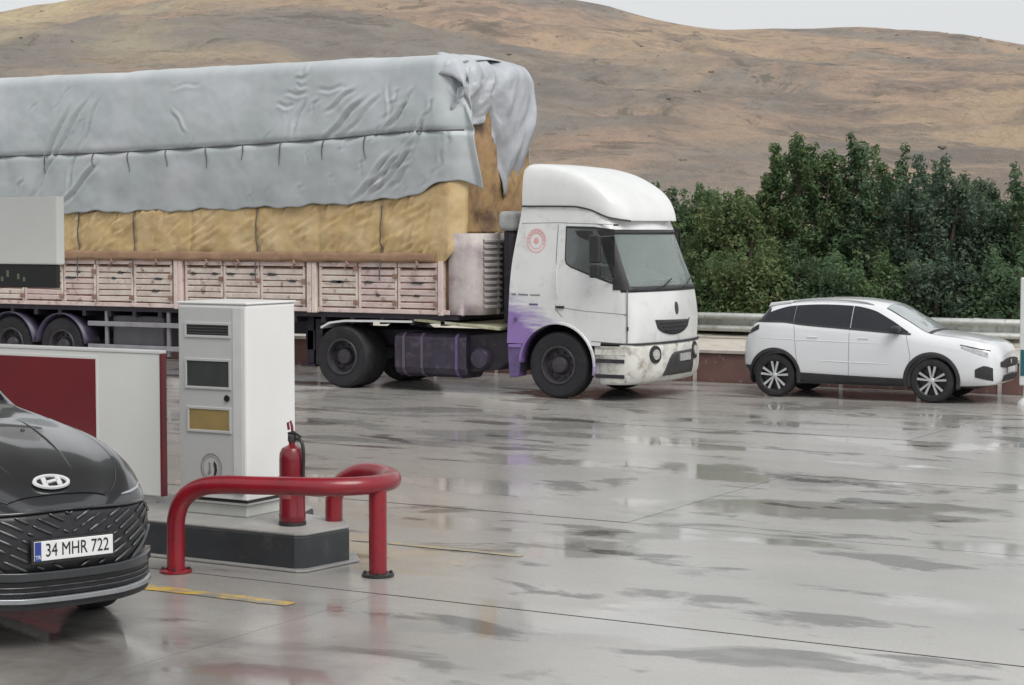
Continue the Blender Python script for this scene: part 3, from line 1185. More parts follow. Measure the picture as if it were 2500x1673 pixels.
def truck_wheel(x, y, far=False, dual=False, name='wheel', par=truck, z=.53, rad=.53, sh=None):
    """wheel root is the tyre; rim, hub and nuts are its pieces. Outer face looks to -y for near wheels"""
    s_ = 1 if far else -1
    e = MB()
    yo = 0.0
    prof = [(.30, .0), (.40, s_ * .02), (.485, s_ * .02), (rad - .01, -s_ * .01), (rad, -s_ * .04), (rad, -s_ * .25), (rad - .012, -s_ * .28), (.45, -s_ * .31), (.30, -s_ * .30)]
    e.lathe(prof, (x, y, z), 'Y', 44, False)
    ty = e.build(name, M_RUBB, par, smooth=32, shift=sh)
    rm = MB()
    dd = .10 if not dual else .13
    rm.lathe([(.31, s_ * .005), (.30, s_ * .02), (.275, s_ * .015), (.265, -s_ * .06), (.25, -s_ * dd), (.16, -s_ * dd), (.13, -s_ * (dd - .07)), (.115, -s_ * (dd - .09)), (.0001, -s_ * (dd - .10))], (x, y, z), 'Y', 36, False)
    rm.build('rim', M_WHEEL, ty, smooth=32, shift=sh)
    nt_ = MB()
    for k in range(10):
        a = k * math.tau / 10
        nt_.lathe([(.016, -s_ * dd), (.016, -s_ * (dd - .035)), (.008, -s_ * (dd - .045))], (x + .2 * math.cos(a), y, z + .2 * math.sin(a)), 'Y', 6)
    nt_.build('wheel_nuts', M_WHEEL, ty, shift=sh)
    hl = MB()
    for k in range(8):
        a = (k + .5) * math.tau / 8
        hl.lathe([(.028, -s_ * (dd - .002)), (.026, -s_ * (dd - .004))], (x + .228 * math.cos(a), y, z + .228 * math.sin(a)), 'Y', 10)
    hl.build('hand_holes', M_BLACK, ty, shift=sh)
    return ty


truck_wheel(0, .06)
truck_wheel(0, 2.44, True)
truck_wheel(-4.17, .05, dual=True)
truck_wheel(-4.17, 2.45, True, dual=True)
MB().lathe([(.52, .30), (.53, .34), (.53, .58), (.50, .62)], (-4.17, .05, .53), 'Y', 40).build('inner_wheel', M_RUBB, truck, smooth=32)
MB().lathe([(.52, -.30), (.53, -.34), (.53, -.58), (.50, -.62)], (-4.17, 2.45, .53), 'Y', 40).build('inner_wheel', M_RUBB, truck, smooth=32)
# chassis, axles
ch = MB()
ch.box(-5.1, 1.1, .80, .90, .70, .98).box(-5.1, 1.1, 1.60, 1.70, .70, .98)
ch.box(-.06, .06, .2, 2.3, .47, .59).box(-4.3, -4.04, .2, 2.3, .43, .65)
ch.box(-1.0, .9, .6, 1.9, .45, 1.0)
ch.box(-5.15, -4.95, .35, 2.15, .60, .95)
ch.box(-4.9, -4.75, .3, .55, .35, 1.15)
ch.build('chassis', M_CHASS, truck, bevel=.01)
# white mud guards over the drive axle
P = [[(-4.17 + math.cos(R(a)) * .64, y, .53 + math.sin(R(a)) * .60) for y in (.02, .64)] for a in range(62, 121, 6)]
P = [[(-4.60, y, 1.03) for y in (.02, .64)]] + [[(x, y, z) for y in (.02, .64)] for x, z in ((-4.42, 1.12), (-4.1, 1.16), (-3.4, 1.17), (-2.75, 1.175))]
MB().grid(P).build('drive_mud_guard', M_WHITE, truck, solid=.035)
P = [[(x, y, z) for y in (1.86, 2.48)] for x, z in ((-4.6, 1.03), (-4.42, 1.12), (-4.1, 1.16), (-3.4, 1.17))]
MB().grid(P).build('drive_mud_guard', M_WHITE, truck, solid=.035)
# beige catwalk plate
MB().box(-2.75, -1.08, .05, 2.3, 1.11, 1.16, rot=Matrix.Rotation(R(4), 3, 'Y')).build('catwalk_plate', mat('catwalk_beige', (.50, .48, .36), (.36, .36, .24), .6, scale=4, c3=(.22, .24, .12), s3=5), truck, bevel=.01)
# fuel tank with straps and lower skirt
tank = MB()
poly = [(.10, .40), (.16, .30), (.30, .24), (.62, .24), (.70, .32), (.70, .90), (.62, .96), (.18, .96), (.10, .90)]
tank.prism(poly, -3.15, -1.75, 'YZ')
tk = tank.build('fuel_tank', M_TANK, truck, bevel=.03, seg=3)
for x in (-2.98, -2.62, -1.95):
    MB().prism([(y - .012 if y < .4 else y + .012, z + (.012 if z > .6 else -.012)) for y, z in poly], x, x + .05, 'YZ').build('tank_strap', M_PURP if x == -1.95 else mat('strap_grey', (.14, .11, .16), None, .4, metal=.3), tk)
MB().lathe([(.0001, -.05), (.15, -.04), (.19, .02), (.19, .5), (.15, .55)], (-1.50, .14, .58), 'Y', 24).build('air_tank', M_TANK, truck, smooth=40)
MB().prism([(-1.78, .95), (-1.0, 1.02), (-.98, .55), (-1.2, .40), (-1.78, .34)], .22, .7).build('side_box', M_CHASS, truck, bevel=.02)
# air intake stack behind the cab
ai = MB().box(-1.30, -.95, .35, .78, 2.66, 2.98).build('air_intake', mat('intake_grey', (.44, .46, .45), (.34, .35, .35), .45, scale=5), truck, bevel=.08, seg=4)
MB().box(-1.22, -1.02, .42, .72, 1.15, 2.66).build('intake_duct', M_CHASS, ai, bevel=.03)
mbx = MB()
for k in range(3):
    z = 1.95 + .14 * k
    mbx.tube([(-1.7, .9 + .1 * k, z - .3), (-1.3, .7 + .1 * k, z - .55), (-.95, 1.0, z - .1)], .022, 8)
mbx.build('air_hoses', M_BLACK, truck, smooth=60)
MB().box(-.99, -.90, .2, 2.3, .98, 2.6).build('cab_back_wall', M_CHASS, truck, bevel=.02)

# ================================================================== SEMI TRAILER
TO = Vector((-7.2, 1.25, 0))
trailer = tag(empty('semi_trailer', TR + TO), 'long open trailer with pink corroded side boards under the tarpaulin load', 'trailer')
M_PINK = mat('corroded_pink_boards', (.74, .61, .58), (.60, .47, .45), .55, r2=.75, scale=3.5, bump=.3, bscale=20, c3=(.26, .15, .12), s3=5.5, lo3=.56, hi3=.72)
M_PINK2 = mat('corroded_cream_boards', (.76, .68, .61), (.62, .53, .48), .55, r2=.75, scale=4.5, bump=.3, bscale=20, c3=(.27, .17, .12), s3=6.5, lo3=.56, hi3=.70)
M_RUST = mat('rusty_brown', (.21, .115, .085), (.32, .20, .16), .8, scale=6, bump=.3, bscale=30)
MB().box(-13.4, -2.0, .0, .12, 1.285, 1.36).build('side_rail', M_PINK, trailer, bevel=.01, shift=TO)
MB().box(-13.4, -2.0, 2.38, 2.5, 1.285, 1.36).build('side_rail', M_PINK, trailer, bevel=.01, shift=TO)
MB().box(-13.4, -1.85, .05, 2.45, 1.20, 1.30).build('bed_floor', M_CHASS, trailer, shift=TO)
tc_ = MB()
tc_.box(-13.3, -4.9, .75, .87, .85, 1.2).box(-13.3, -4.9, 1.63, 1.75, .85, 1.2).box(-4.9, -1.9, .75, 1.75, 1.17, 1.22)
for x in [-13 + .6 * k for k in range(19)]:
    tc_.box(x, x + .08, .05, 2.45, 1.10, 1.20)
tc_.build('trailer_frame', M_CHASS, trailer, shift=TO)
# side panels: pressed boards, each board a piece
divs = [-13.2, -12.3, -11.4, -10.42, -9.62, -8.73, -7.82, None, -7.54, -6.68, -5.87, -4.90, None, -4.62, -3.81, -3.02, -2.22]
rr = random.Random(5)
ns = 6
for yside in (0, 1):
    for a, b_ in zip(divs[:-1], divs[1:]):
        if a is None or b_ is None:
            continue
        fy0, fy1 = (.03, .09) if yside == 0 else (2.41, 2.47)
        m_ = M_PINK if rr.random() < .65 else M_PINK2
        fr = MB().box(a + .015, b_ - .015, fy0 + .015, fy1, 1.37, 2.03).build('side_panel', M_RUST, trailer, shift=TO)
        for k in range(ns):
            z0 = 1.38 + k * .107
            sg = -1 if yside == 0 else 1
            yo = fy0 if yside == 0 else fy1
            dy = rr.uniform(-.006, .006)
            sl = [(yo + .03 * -sg, z0 - .002), (yo + sg * .018 + dy, z0 + .010), (yo + sg * .026 + dy, z0 + .080), (yo + .03 * -sg, z0 + .102)]
            bb = MB().prism(sl, a + .05, b_ - .05, 'YZ')
            sag = rr.uniform(-.010, .010)
            bb.v = [(x, y, z + (sag if x > (a + b_) / 2 else 0)) for x, y, z in bb.v]
            bb.build('board', m_ if rr.random() < .8 else M_PINK2, fr, shift=TO)
        # frame uprights of the panel
        y0_, y1_ = (fy0 - .026, fy1) if yside == 0 else (fy0, fy1 + .026)
        MB().box(a + .012, a + .055, y0_, y1_, 1.365, 2.05).build('panel_upright', M_PINK, fr, bevel=.006, shift=TO)
        MB().box(b_ - .05, b_ - .012, y0_, y1_, 1.365, 2.05).build('panel_upright', M_PINK2, fr, bevel=.006, shift=TO)
        MB().box(a + .012, b_ - .012, y0_ - .01, y1_, 2.056, 2.13).build('panel_top_rail', M_PINK, fr, bevel=.01, shift=TO)
        if yside == 0:
            for zf in (1.42, 1.72 + .3 * rr.random()):
                xx = b_ - .05
                MB().box(xx - .02, xx + .06, -.04, .0, zf, zf + .08).build('latch', M_RUST, fr, bevel=.008, shift=TO)
            # broken holes where boards are missing
            for q in range(rr.choice((1, 2, 2))):
                xh, zh = rr.uniform(a + .15, b_ - .15), 1.38 + .107 * rr.choice((1, 3, 3, 4)) + .1
                wd = rr.uniform(.04, .14)
                hp = [(xh - wd, zh), (xh - wd * .3, zh + .025), (xh + wd, zh + .012), (xh + wd * .7, zh - .022), (xh - wd * .5, zh - .018)]
                MB().prism(hp, -.006, .03).build('rust_gash', M_DARKH, fr, shift=TO)
# stake posts between sections
for x in (-10.48, -7.72, -7.62, -4.80, -4.70, -2.16):
    for y0_, y1_ in ((-.035, .10), (2.40, 2.535)):
        if abs(x + 10.48) < .01:
            continue
        MB().box(x - .045, x + .045, y0_, y1_, 1.27, 2.16).build('stake', M_PINK if x not in (-4.70,) else M_PINK2, trailer, bevel=.012, shift=TO)
# rounded front wall with pressed ribs
M_HEAD = mat('headboard_grey', (.56, .51, .49), (.44, .39, .38), .55, scale=3.5, bump=.2, bscale=25, c3=(.30, .22, .27), s3=2.2, lo3=.5, hi3=.68)


def head_out(z, dr=0.0):
    p = []
    rd = .32
    for k in range(3):
        p.append((-2.02 + .12 * k, .02 - dr))
    cx = -1.78
    for k in range(9):
        a = R(90) * k / 8
        p.append((cx + (rd + dr) * math.sin(a), .02 + rd - (rd + dr) * math.cos(a)))
    for k in range(1, 10):
        p.append((cx + rd + dr, .02 + rd + (2.46 - 2 * rd) * k / 10))
    for k in range(8, -1, -1):
        a = R(90) * k / 8
        p.append((cx + (rd + dr) * math.sin(a), 2.48 - rd + (rd + dr) * math.cos(a)))
    p.append((-2.02, 2.48 + dr))
    return p


zl = [1.29, 1.5, 1.9, 2.3, 2.62]
MB().grid([[(x, y, z) for x, y in head_out(z)] for z in zl]).build('front_wall', M_HEAD, trailer, smooth=50, solid=.04, shift=TO)
for k in range(12):
    z = 1.42 + k * .098
    P = []
    for dz, dr in ((-.03, 0.002), (-.018, .035), (.018, .035), (.03, .002)):
        o_ = head_out(z, dr)
        P.append([(x, y, z + dz) for x, y in o_[9:18]])
    MB().grid(P).build('wall_rib', mat('rib_pale', (.55, .52, .50), (.42, .40, .40), .5, scale=6), trailer, smooth=30, shift=TO)
MB().box(-1.50, -1.44, .62, .70, 1.29, 2.64).build('wall_post', M_HEAD, trailer, bevel=.01, shift=TO)
MB().box(-1.46, -1.42, .74, 2.2, 1.32, 2.45).build('wall_panel', M_CHASS, trailer, bevel=.01, shift=TO)
# under-run rails, landing legs, boxes
for z in (.50, .92):
    MB().box(-9.86, -5.3, .03, .07, z, z + .09).build('side_guard_rail', mat('guard_alloy', (.36, .35, .38), (.28, .27, .30), .45, metal=.5, scale=6), trailer, bevel=.01, shift=TO)
for x in (-9.48, -8.02, -6.6, -5.4):
    MB().box(x, x + .07, .07, .12, .40, 1.25).build('guard_upright', mat('guard_post', (.30, .29, .33), None, .5, metal=.4), trailer, bevel=.008, shift=TO)
MB().box(-9.35, -8.15, .14, .75, .56, 1.12).build('tool_box', mat('tool_box_grey', (.10, .095, .105), (.07, .066, .075), .5), trailer, bevel=.03, shift=TO)
for y_ in (.35, 2.05):
    lg = MB().box(-5.12, -4.98, y_, y_ + .14, .36, 1.2).build('landing_leg', M_CHASS, trailer, bevel=.01, shift=TO)
    MB().box(-5.2, -4.9, y_ - .06, y_ + .2, .32, .36).build('foot', M_CHASS, lg, shift=TO)
for x in (-10.52, -11.8, -13.05):
    for far in (False, True):
        truck_wheel(x, 2.45 if far else .06, far, False, 'wheel', trailer, sh=TO)
    MB().box(x - .06, x + .06, .2, 2.3, .47, .59).build('axle', M_CHASS, trailer, shift=TO)
    for y0_, y1_ in ((.0, .42), (2.08, 2.5)):
        P = [[(x + math.cos(R(a)) * .61, y, .53 + math.sin(R(a)) * .61) for y in (y0_, y1_)] for a in range(5, 176, 10)]
        MB().grid(P).build('mud_guard', mat('mud_guard_purple', (.085, .07, .12), (.06, .05, .09), .4), trailer, smooth=50, solid=.012, shift=TO)

# ================================================================== LOAD under two tarpaulins
load = tag(empty('covered_load', TR + Vector((-7.2, 1.25, 1.3))), 'tall load under grey tarpaulin over a dirty yellow one on the trailer', 'load')
LO = TO + Vector((0, 0, 1.3))
FOLDS = [(-10.17, 4.81, -11.04, 3.32, 1.3), (-9.72, 4.99, -10.46, 4.02, 1), (-9.47, 4.95, -9.82, 4.17, 1), (-9.99, 4.01, -10.22, 3.28, 1), (-9.51, 3.81, -10.31, 3.15, 1.4), (-10.46, 4.02, -11.0, 3.32, 1.2), (-11.26, 3.61, -11.44, 3.39, 0.6), (-7.64, 4.8, -7.33, 4.42, -0.6), (-7.67, 5.2, -7.08, 5.24, 0.3), (-4.82, 4.83, -5.08, 4.24, 1), (-3.81, 5.0, -4.35, 4.66, 0.8), (-3.64, 4.82, -4.35, 4.22, 1.4), (-4.53, 4.87, -4.68, 4.67, 0.6), (-3.32, 4.86, -3.93, 4.3, 0.8), (-3.11, 5.08, -3.08, 4.51, 0.5), (-2.74, 4.73, -3.12, 4.34, 1), (-2.91, 4.96, -3.05, 4.74, 0.6), (-5.37, 4.81, -5.04, 4.77, 0.6), (-5.19, 4.99, -4.75, 4.97, 0.5), (-5.0, 5.13, -4.78, 5.09, 0.5), (-4.49, 5.02, -3.99, 5.06, 0.5), (-5.0, 5.27, -4.71, 5.35, -0.6), (-3.09, 3.88, -3.79, 3.19, 1.4), (-2.73, 3.87, -3.47, 3.27, 1.1), (-2.73, 3.7, -3.09, 3.36, 0.8), (-3.61, 3.83, -3.72, 3.66, 0.5), (-3.89, 4.18, -4.07, 4.01, 0.5), (-2.14, 4.77, -2.32, 4.48, 0.8), (-2.35, 4.45, -2.64, 3.98, 1.3), (-2.64, 3.95, -3.07, 3.65, 1), (-2.89, 3.86, -3.55, 3.39, 1.3), (-3.14, 3.63, -3.44, 3.3, 1), (-2.6, 4.93, -3.07, 4.38, 0.9), (-2.96, 4.79, -3.18, 4.5, 0.7), (-1.76, 5.02, -1.41, 4.36, 1), (-1.9, 4.26, -1.93, 3.96, 0.6), (-1.89, 5.49, -1.55, 5.07, 1.5), (-1.72, 5.54, -1.41, 5.18, 1.4), (-1.55, 5.57, -1.34, 5.24, 1.2), (-1.82, 5.31, -1.69, 5.02, 1), (-2.46, 4.09, -2.82, 3.71, 0.7), (-2.04, 3.91, -2.18, 3.61, 0.5)]
EDGE = [(-13.6, 2.86), (-11.94, 2.9), (-10.34, 3.0), (-8.71, 3.01), (-5.76, 3.06), (-4.29, 3.11), (-3.31, 3.17), (-2.54, 3.29), (-2.11, 3.45), (-1.86, 3.47), (-1.57, 3.39), (-1.3, 3.28)]
SEAM = [(-13.6, 4.03), (-11.91, 4.05), (-9.47, 4.07), (-6.9, 4.12), (-4.37, 4.2), (-2.37, 4.29), (-1.3, 4.28)]
r_ = random.Random(9)
for k in range(46):      # many small random creases besides the ones seen clearly
    x0, z0 = r_.uniform(-13.2, -1.7), r_.uniform(3.1, 5.3)
    if -9 < x0 < -5.6 and r_.random() < .7:
        continue
    ln = r_.uniform(.15, .5)
    a = R(r_.uniform(45, 75))
    FOLDS.append((x0, z0, x0 - ln * math.cos(a), z0 - ln * math.sin(a), r_.uniform(.15, .4)))


def fold_disp(x, z):
    d = 0.0
    for x0, z0, x1, z1, amp in FOLDS:
        dx, dz = x1 - x0, z1 - z0
        L2 = dx * dx + dz * dz
        t = ((x - x0) * dx + (z - z0) * dz) / L2
        if t < -.25 or t > 1.25:
            continue
        ln = math.sqrt(L2)
        s_ = ((x - x0) * dz - (z - z0) * dx) / ln
        wv = .024 + .007 * abs(amp)
        if abs(s_) > wv * 5:
            continue
        e = min(max((t + .2) / .4, 0), 1) * min(max((1.2 - t) / .5, 0), 1)
        e = e * e * (3 - 2 * e)
        s_ += .02 * math.sin(t * 7 + x0)
        d += amp * .034 * e * (-1.25 * math.exp(-abs(s_) / wv * 1.1) + .85 * math.exp(-((s_ - 2.0 * wv) / (1.1 * wv)) ** 2) + .4 * math.exp(-((s_ + 2.2 * wv) / (1.4 * wv)) ** 2))
    return d


XF = -2.0


def tarp_y(x, z, zb_):
    """distance the cloth stands out from y=0 (towards -y)"""
    h = (z - zb_) / (5.5 - zb_)
    b_ = .05 + .10 * math.sin(min(max(h, 0), 1) * math.pi) + .05 * noise.noise(Vector((x * .5, z * .8, 2)))
    sz = curve(SEAM, x)
    b_ -= .035 * math.exp(-((z - sz) / .05) ** 2)
    if z < sz:
        b_ += .02 * math.sin((x + .2) * math.tau / .87) * math.exp(-((z - sz) / .5) ** 2)
    return b_ + .018 * noise.fractal(Vector((x * 1.6, z * 1.6, 4)), 1, 2, 3)


nx = 470
xs = [-13.5 + (13.5 - 1.52) * k / nx for k in range(nx + 1)]
P = []
for x in xs:
    zb_ = curve(EDGE, x) + .02 * math.sin(x * 5.1) + .012 * math.sin(x * 13)
    row = []
    e = min(max((x - XF + .15) / .5, 0), 1)       # close to the front the cloth turns in
    for k in range(86):
        z = zb_ + (5.32 - zb_) * k / 85
        y = -tarp_y(x, z, zb_) - fold_disp(x, z) + .30 * e * e
        row.append((x - max(x + 3, 0) / 1.48 * .24 * min(max((z - 3.5) / 2.0, 0), 1), y, z))
    y0_ = row[-1][1]
    x = min(row[-1][0], -1.90)
    top = 5.54 + .03 * noise.noise(Vector((x * .6, 0, 7))) + .02 * noise.noise(Vector((x * 2.6, 0, 7))) - .10 * e * e
    for a in range(15, 91, 15):
        row.append((x, y0_ + .24 * (1 - math.cos(R(a))), 5.32 + (top - 5.32) * math.sin(R(a))))
    for k in range(1, 9):
        y = y0_ + .24 + (2.5 - .2 - y0_ - .24) * k / 8
        row.append((x, y, top + .07 * math.sin(k / 8 * math.pi) + .02 * noise.noise(Vector((x * 1.2, y * 2, 1)))))
    for k in range(1, 7):
        row.append((x, 2.52 + .05 * math.sin(k), 5.32 - (5.32 - 3.1) * (k - 1) / 5))
    P.append(row)
M_TARP = mat('grey_tarpaulin', (.44, .475, .49), (.40, .435, .455), .36, r2=.5, scale=1.6, bump=.10, bscale=22, c3=(.50, .52, .545), s3=.9, lo3=.45, hi3=.65)
tarp = MB().grid(P).build('grey_tarpaulin', M_TARP, load, smooth=180, solid=.012, shift=LO)
# gathered cloth folded over the front top edge, hanging lower on the far half
P = []
for k in range(91):
    y = -.04 + 2.30 * k / 90
    f = (y + .04) / 2.30
    drop = .55 + .25 * math.sin(f * 5) + (1.55 * min(max((f - .50) / .22, 0), 1))
    row = []
    for q in range(41):
        t = q / 40
        nv = noise.noise(Vector((y * 2.2 + t * 1.1, t * 1.6, 5)))
        pl = .050 * math.sin(y * 13 + 3.2 * nv + t * 5) * (0.35 + .65 * min(t * 3, 1)) * (.6 + .7 * abs(nv)) + .09 * noise.fractal(Vector((y * 3.2 + t * 2, t * 2.6, 0)), 1, 2, 4)
        bul = (.30 + .30 * min(max((f - .45) / .3, 0), 1)) * math.sin(min(t * 1.15, 1) * math.pi) ** .8
        if t < .25:
            a = t / .25 * R(90)
            x = XF - .34 + .54 * math.sin(a)
            z = 5.20 + (.40 - .12 * (1 - min(f / .12, 1))) * math.cos(a) * (1 - .12 * f)
        else:
            g = (t - .25) / .75
            x = XF + .20 - .10 * g
            z = 5.20 - drop * g
        ed = max(1 - (y + .04) / .30, 0)
        z -= .26 * ed ** 2 * (1 if t < .25 else max(1 - (t - .25) * 3, 0))
        row.append((x + bul * .30 + pl * .8, y - .03, z + pl * .3))
    P.append(row)
MB().grid(P).build('gathered_tarpaulin', mat('grey_tarpaulin_front', (.46, .475, .51), (.36, .38, .41), .4, r2=.55, scale=2.4, bump=.25, bscale=12), load, smooth=180, solid=.012, shift=LO)
# yellow lower tarpaulin, near side and front
M_YTARP = mat('dirty_yellow_tarpaulin', (.52, .37, .17), (.58, .44, .25), .6, r2=.75, scale=2.2, bump=.5, bscale=9, c3=(.40, .26, .13), s3=2.5, lo3=.5, hi3=.8)
yf = random.Random(4)
ycre = [(yf.uniform(-13, -1.9), yf.uniform(2.15, 3.2), yf.uniform(.12, .45), R(yf.uniform(20, 75)), yf.uniform(.4, 1)) for _ in range(240)]
sx_ = [-11.3, -10.0, -8.67, -7.36, -5.91, -4.6, -3.32]


def yel(x, z):
    d = .035 + .03 * noise.fractal(Vector((x * 1.8, z * 2.2, 8)), 1, 2, 4)
    for a in sx_:
        d -= .022 * math.exp(-((x - a) / .03) ** 2)
    d += .018 * math.sin(min(max((z - 2.15) / .9, 0), 1) * math.pi)
    for cx, cz, ln, an, am in ycre:
        if abs(x - cx) > .6 or abs(z - cz) > .6:
            continue
        u_ = (x - cx) * math.cos(an) + (z - cz) * math.sin(an)
        v_ = -(x - cx) * math.sin(an) + (z - cz) * math.cos(an)
        d += .026 * am * math.exp(-(u_ / ln) ** 2 * 3) * (math.exp(-(v_ / .03) ** 2) - math.exp(-((v_ - .055) / .03) ** 2))
    return d


P = []
for k in range(331):
    x = -13.5 + (13.5 - 1.78) * k / 330
    row = []
    e = min(max((x + 2.05) / .27, 0), 1)
    zlow = 2.14 + .012 * math.sin(x * 4) + .45 * min(max((x + 2.15) / .4, 0), 1) ** 1.5
    for q in range(34):
        z = zlow + (min(curve(EDGE, x) + .10, 3.55) - zlow) * q / 33
        row.append((x, -yel(x, z) + .03 + .25 * e * e + (.10 * max((z - curve(EDGE, x)) / .10, 0)), z))
    P.append(row)
MB().grid(P).build('yellow_tarpaulin', M_YTARP, load, smooth=180, solid=.01, shift=LO)
M_BRN = mat('brown_tarpaulin_hem', (.26, .155, .095), (.34, .21, .13), .7, scale=5, bump=.4, bscale=16)
P = []
for k in range(241):
    x = -13.5 + (13.5 - 2.25) * k / 240
    P.append([(x, -.055 - .012 * noise.noise(Vector((x * 5, q, 1))) - (.012 if q == 1 else 0), 2.135 + .055 * q + .01 * math.sin(x * 7 + q)) for q in range(4)])
MB().grid(P).build('tarpaulin_hem', M_BRN, load, smooth=180, solid=.01, shift=LO)
# front of the load: yellow brown inner sheet
M_YFRONT = mat('brown_yellow_front_sheet', (.40, .26, .12), (.27, .165, .09), .65, scale=2.0, bump=.5, bscale=9, c3=(.14, .085, .055), s3=2.2, lo3=.5, hi3=.68)
P = []
for k in range(61):
    y = .14 + 2.3 * k / 60
    row = []
    for q in range(61):
        z = 2.62 + (5.35 - 2.62) * q / 60
        x = XF + .10 + .07 * noise.fractal(Vector((y * 1.5, z * 1.2, 3)), 1, 2, 4) + .03 * math.sin(y * 9 + z)
        e = min((y - .14) / .3, 1)
        x -= .28 * (1 - e) ** 2
        row.append((x, y, z))
    P.append(row)
MB().grid(P).build('front_sheet', M_YFRONT, load, smooth=180, solid=.01, shift=LO)
MB().box(-13.4, -1.95, .12, 2.4, 1.31, 5.30).build('cargo_core', M_YFRONT, load, shift=LO)
# ropes and straps
M_ROPE = mat('dark_rope', (.075, .078, .08), (.12, .12, .12), .8, scale=9)
pts = []
for k in range(121):
    x = -13.4 + (13.4 - 1.62) * k / 120
    z = curve(SEAM, x)
    pts.append((x, -tarp_y(x, z, curve(EDGE, x)) - max(fold_disp(x, z), 0) - .012, z))
MB().tube(pts, .014, 6).build('rope', M_ROPE, load, smooth=60, shift=LO)
for x in (-12.75, -11.86, -10.7, -9.51, -8.68, -7.79, -6.9, -6.1, -5.29, -4.4, -3.55):
    ln = r_.uniform(.26, .40)
    pts = []
    for q in range(9):
        z = curve(SEAM, x) - ln * q / 8
        xx = x + .02 * math.sin(q * .5 + x)
        pts.append((xx, -tarp_y(xx, z, curve(EDGE, xx)) - fold_disp(xx, z) - .012, z))
    MB().tube(pts, [.012 - .0009 * q for q in range(9)], 5).build('strap', M_ROPE, load, smooth=60, shift=LO)
for x in (-10.0, -8.67, -5.91, -3.32):
    pts = [(x + .012 * math.sin(q), -yel(x, 3.05 - .1 * q) - .005 if q < 9 else -.06, 3.08 - .1 * q - (.05 if q > 9 else 0)) for q in range(13)]
    MB().tube(pts, .012, 6).build('rope', M_ROPE, load, smooth=60, shift=LO)
for k, x in enumerate([-11.6, -10.35, -9.2, -8.15, -7.0, -6.3, -5.1, -4.0, -2.6]):
    MB().tube([(x, -.07, 2.16), (x + .05, -.08, 2.10), (x - .04, -.06, 2.03)], .02, 6).build('hook', M_RUST, load, shift=LO)

# ================================================================== CARS
class CarLoft:
    """x forward, y left, z up; keys give curves along x"""

    def __init__(s, K, it=2):
        s.K = K
        s.it = it

    def sec(s, x):
        g = lambda k: curve(s.K[k], x)
        zb_, zs_, zm, ze, zt, w_, wb, wt = (g(k) for k in ('zb', 'zs', 'zm', 'ze', 'zt', 'w', 'wb', 'wt'))
        h = max(zt - ze, .01)
        cr = g('cr') if 'cr' in s.K else .02
        pts = [(0, zb_), (w_ * .8, zb_), (w_ - .05, zb_ + .03), (w_ - .005, zs_), (w_, zm), ((w_ + wb) / 2 + .012, zm * .25 + ze * .75), (wb, ze),
               (wb + (wt - wb) * .5, ze + h * .5), (wt, ze + h * .86), (wt - .10, zt - .01), (wt * .55, zt + cr * .7), (0, zt + cr)]
        return chaikin(pts, s.it)

    def rows(s, xs):
        R_ = []
        for x in xs:
            h = s.sec(x)
            R_.append([(x, -y, z) for y, z in h] + [(x, y, z) for y, z in h[-2:0:-1]])
        return R_

    def body(s, name, m, par, xs, cutters):
        P = s.rows(xs)
        n = len(P[0])
        mb = MB().grid(P, closed=True)
        mb.f.append(tuple(range(n)))
        mb.f.append(tuple((len(xs) - 1) * n + k for k in range(n)))
        o = mb.build(name, m, par)
        for c in cutters:
            cut(o, c)
        o.data.polygons.foreach_set('use_smooth', [True] * len(o.data.polygons))
        o.data.set_sharp_from_angle(angle=R(28))
        return o

    def side_y(s, x, z):
        """half width at height z (outer surface)"""
        h = s.sec(x)
        best = 0
        for (a, za), (b_, zb_) in zip(h[:-1], h[1:]):
            if min(za, zb_) <= z <= max(za, zb_) and abs(zb_ - za) > 1e-6:
                best = max(best, a + (b_ - a) * (z - za) / (zb_ - za))
        return best

    def top_z(s, x, y):
        h = s.sec(x)
        y = abs(y)
        best = -9
        for (a, za), (b_, zb_) in zip(h[:-1], h[1:]):
            if min(a, b_) <= y <= max(a, b_) and abs(b_ - a) > 1e-6:
                best = max(best, za + (zb_ - za) * (y - a) / (b_ - a))
        return best

    def side_patch(s, name, m, par, poly, sides=(-1, 1), lift=.006, n=14):
        """poly = list of (x, zlo, zhi): a strip laid on the flank"""
        out_ = []
        for sg in sides:
            P = []
            for x, a, b_ in poly:
                P.append([(x, sg * (s.side_y(x, a + (b_ - a) * k / n) + lift), a + (b_ - a) * k / n) for k in range(n + 1)])
            out_.append(MB().grid(P).build(name, m, par, smooth=50))
        return out_

    def top_patch(s, name, m, par, poly, lift=.006, n=16):
        """poly = list of (x, y0, y1)"""
        P = []
        for x, a, b_ in poly:
            P.append([(x, a + (b_ - a) * k / n, s.top_z(x, a + (b_ - a) * k / n) + lift) for k in range(n + 1)])
        return MB().grid(P).build(name, m, par, smooth=50)


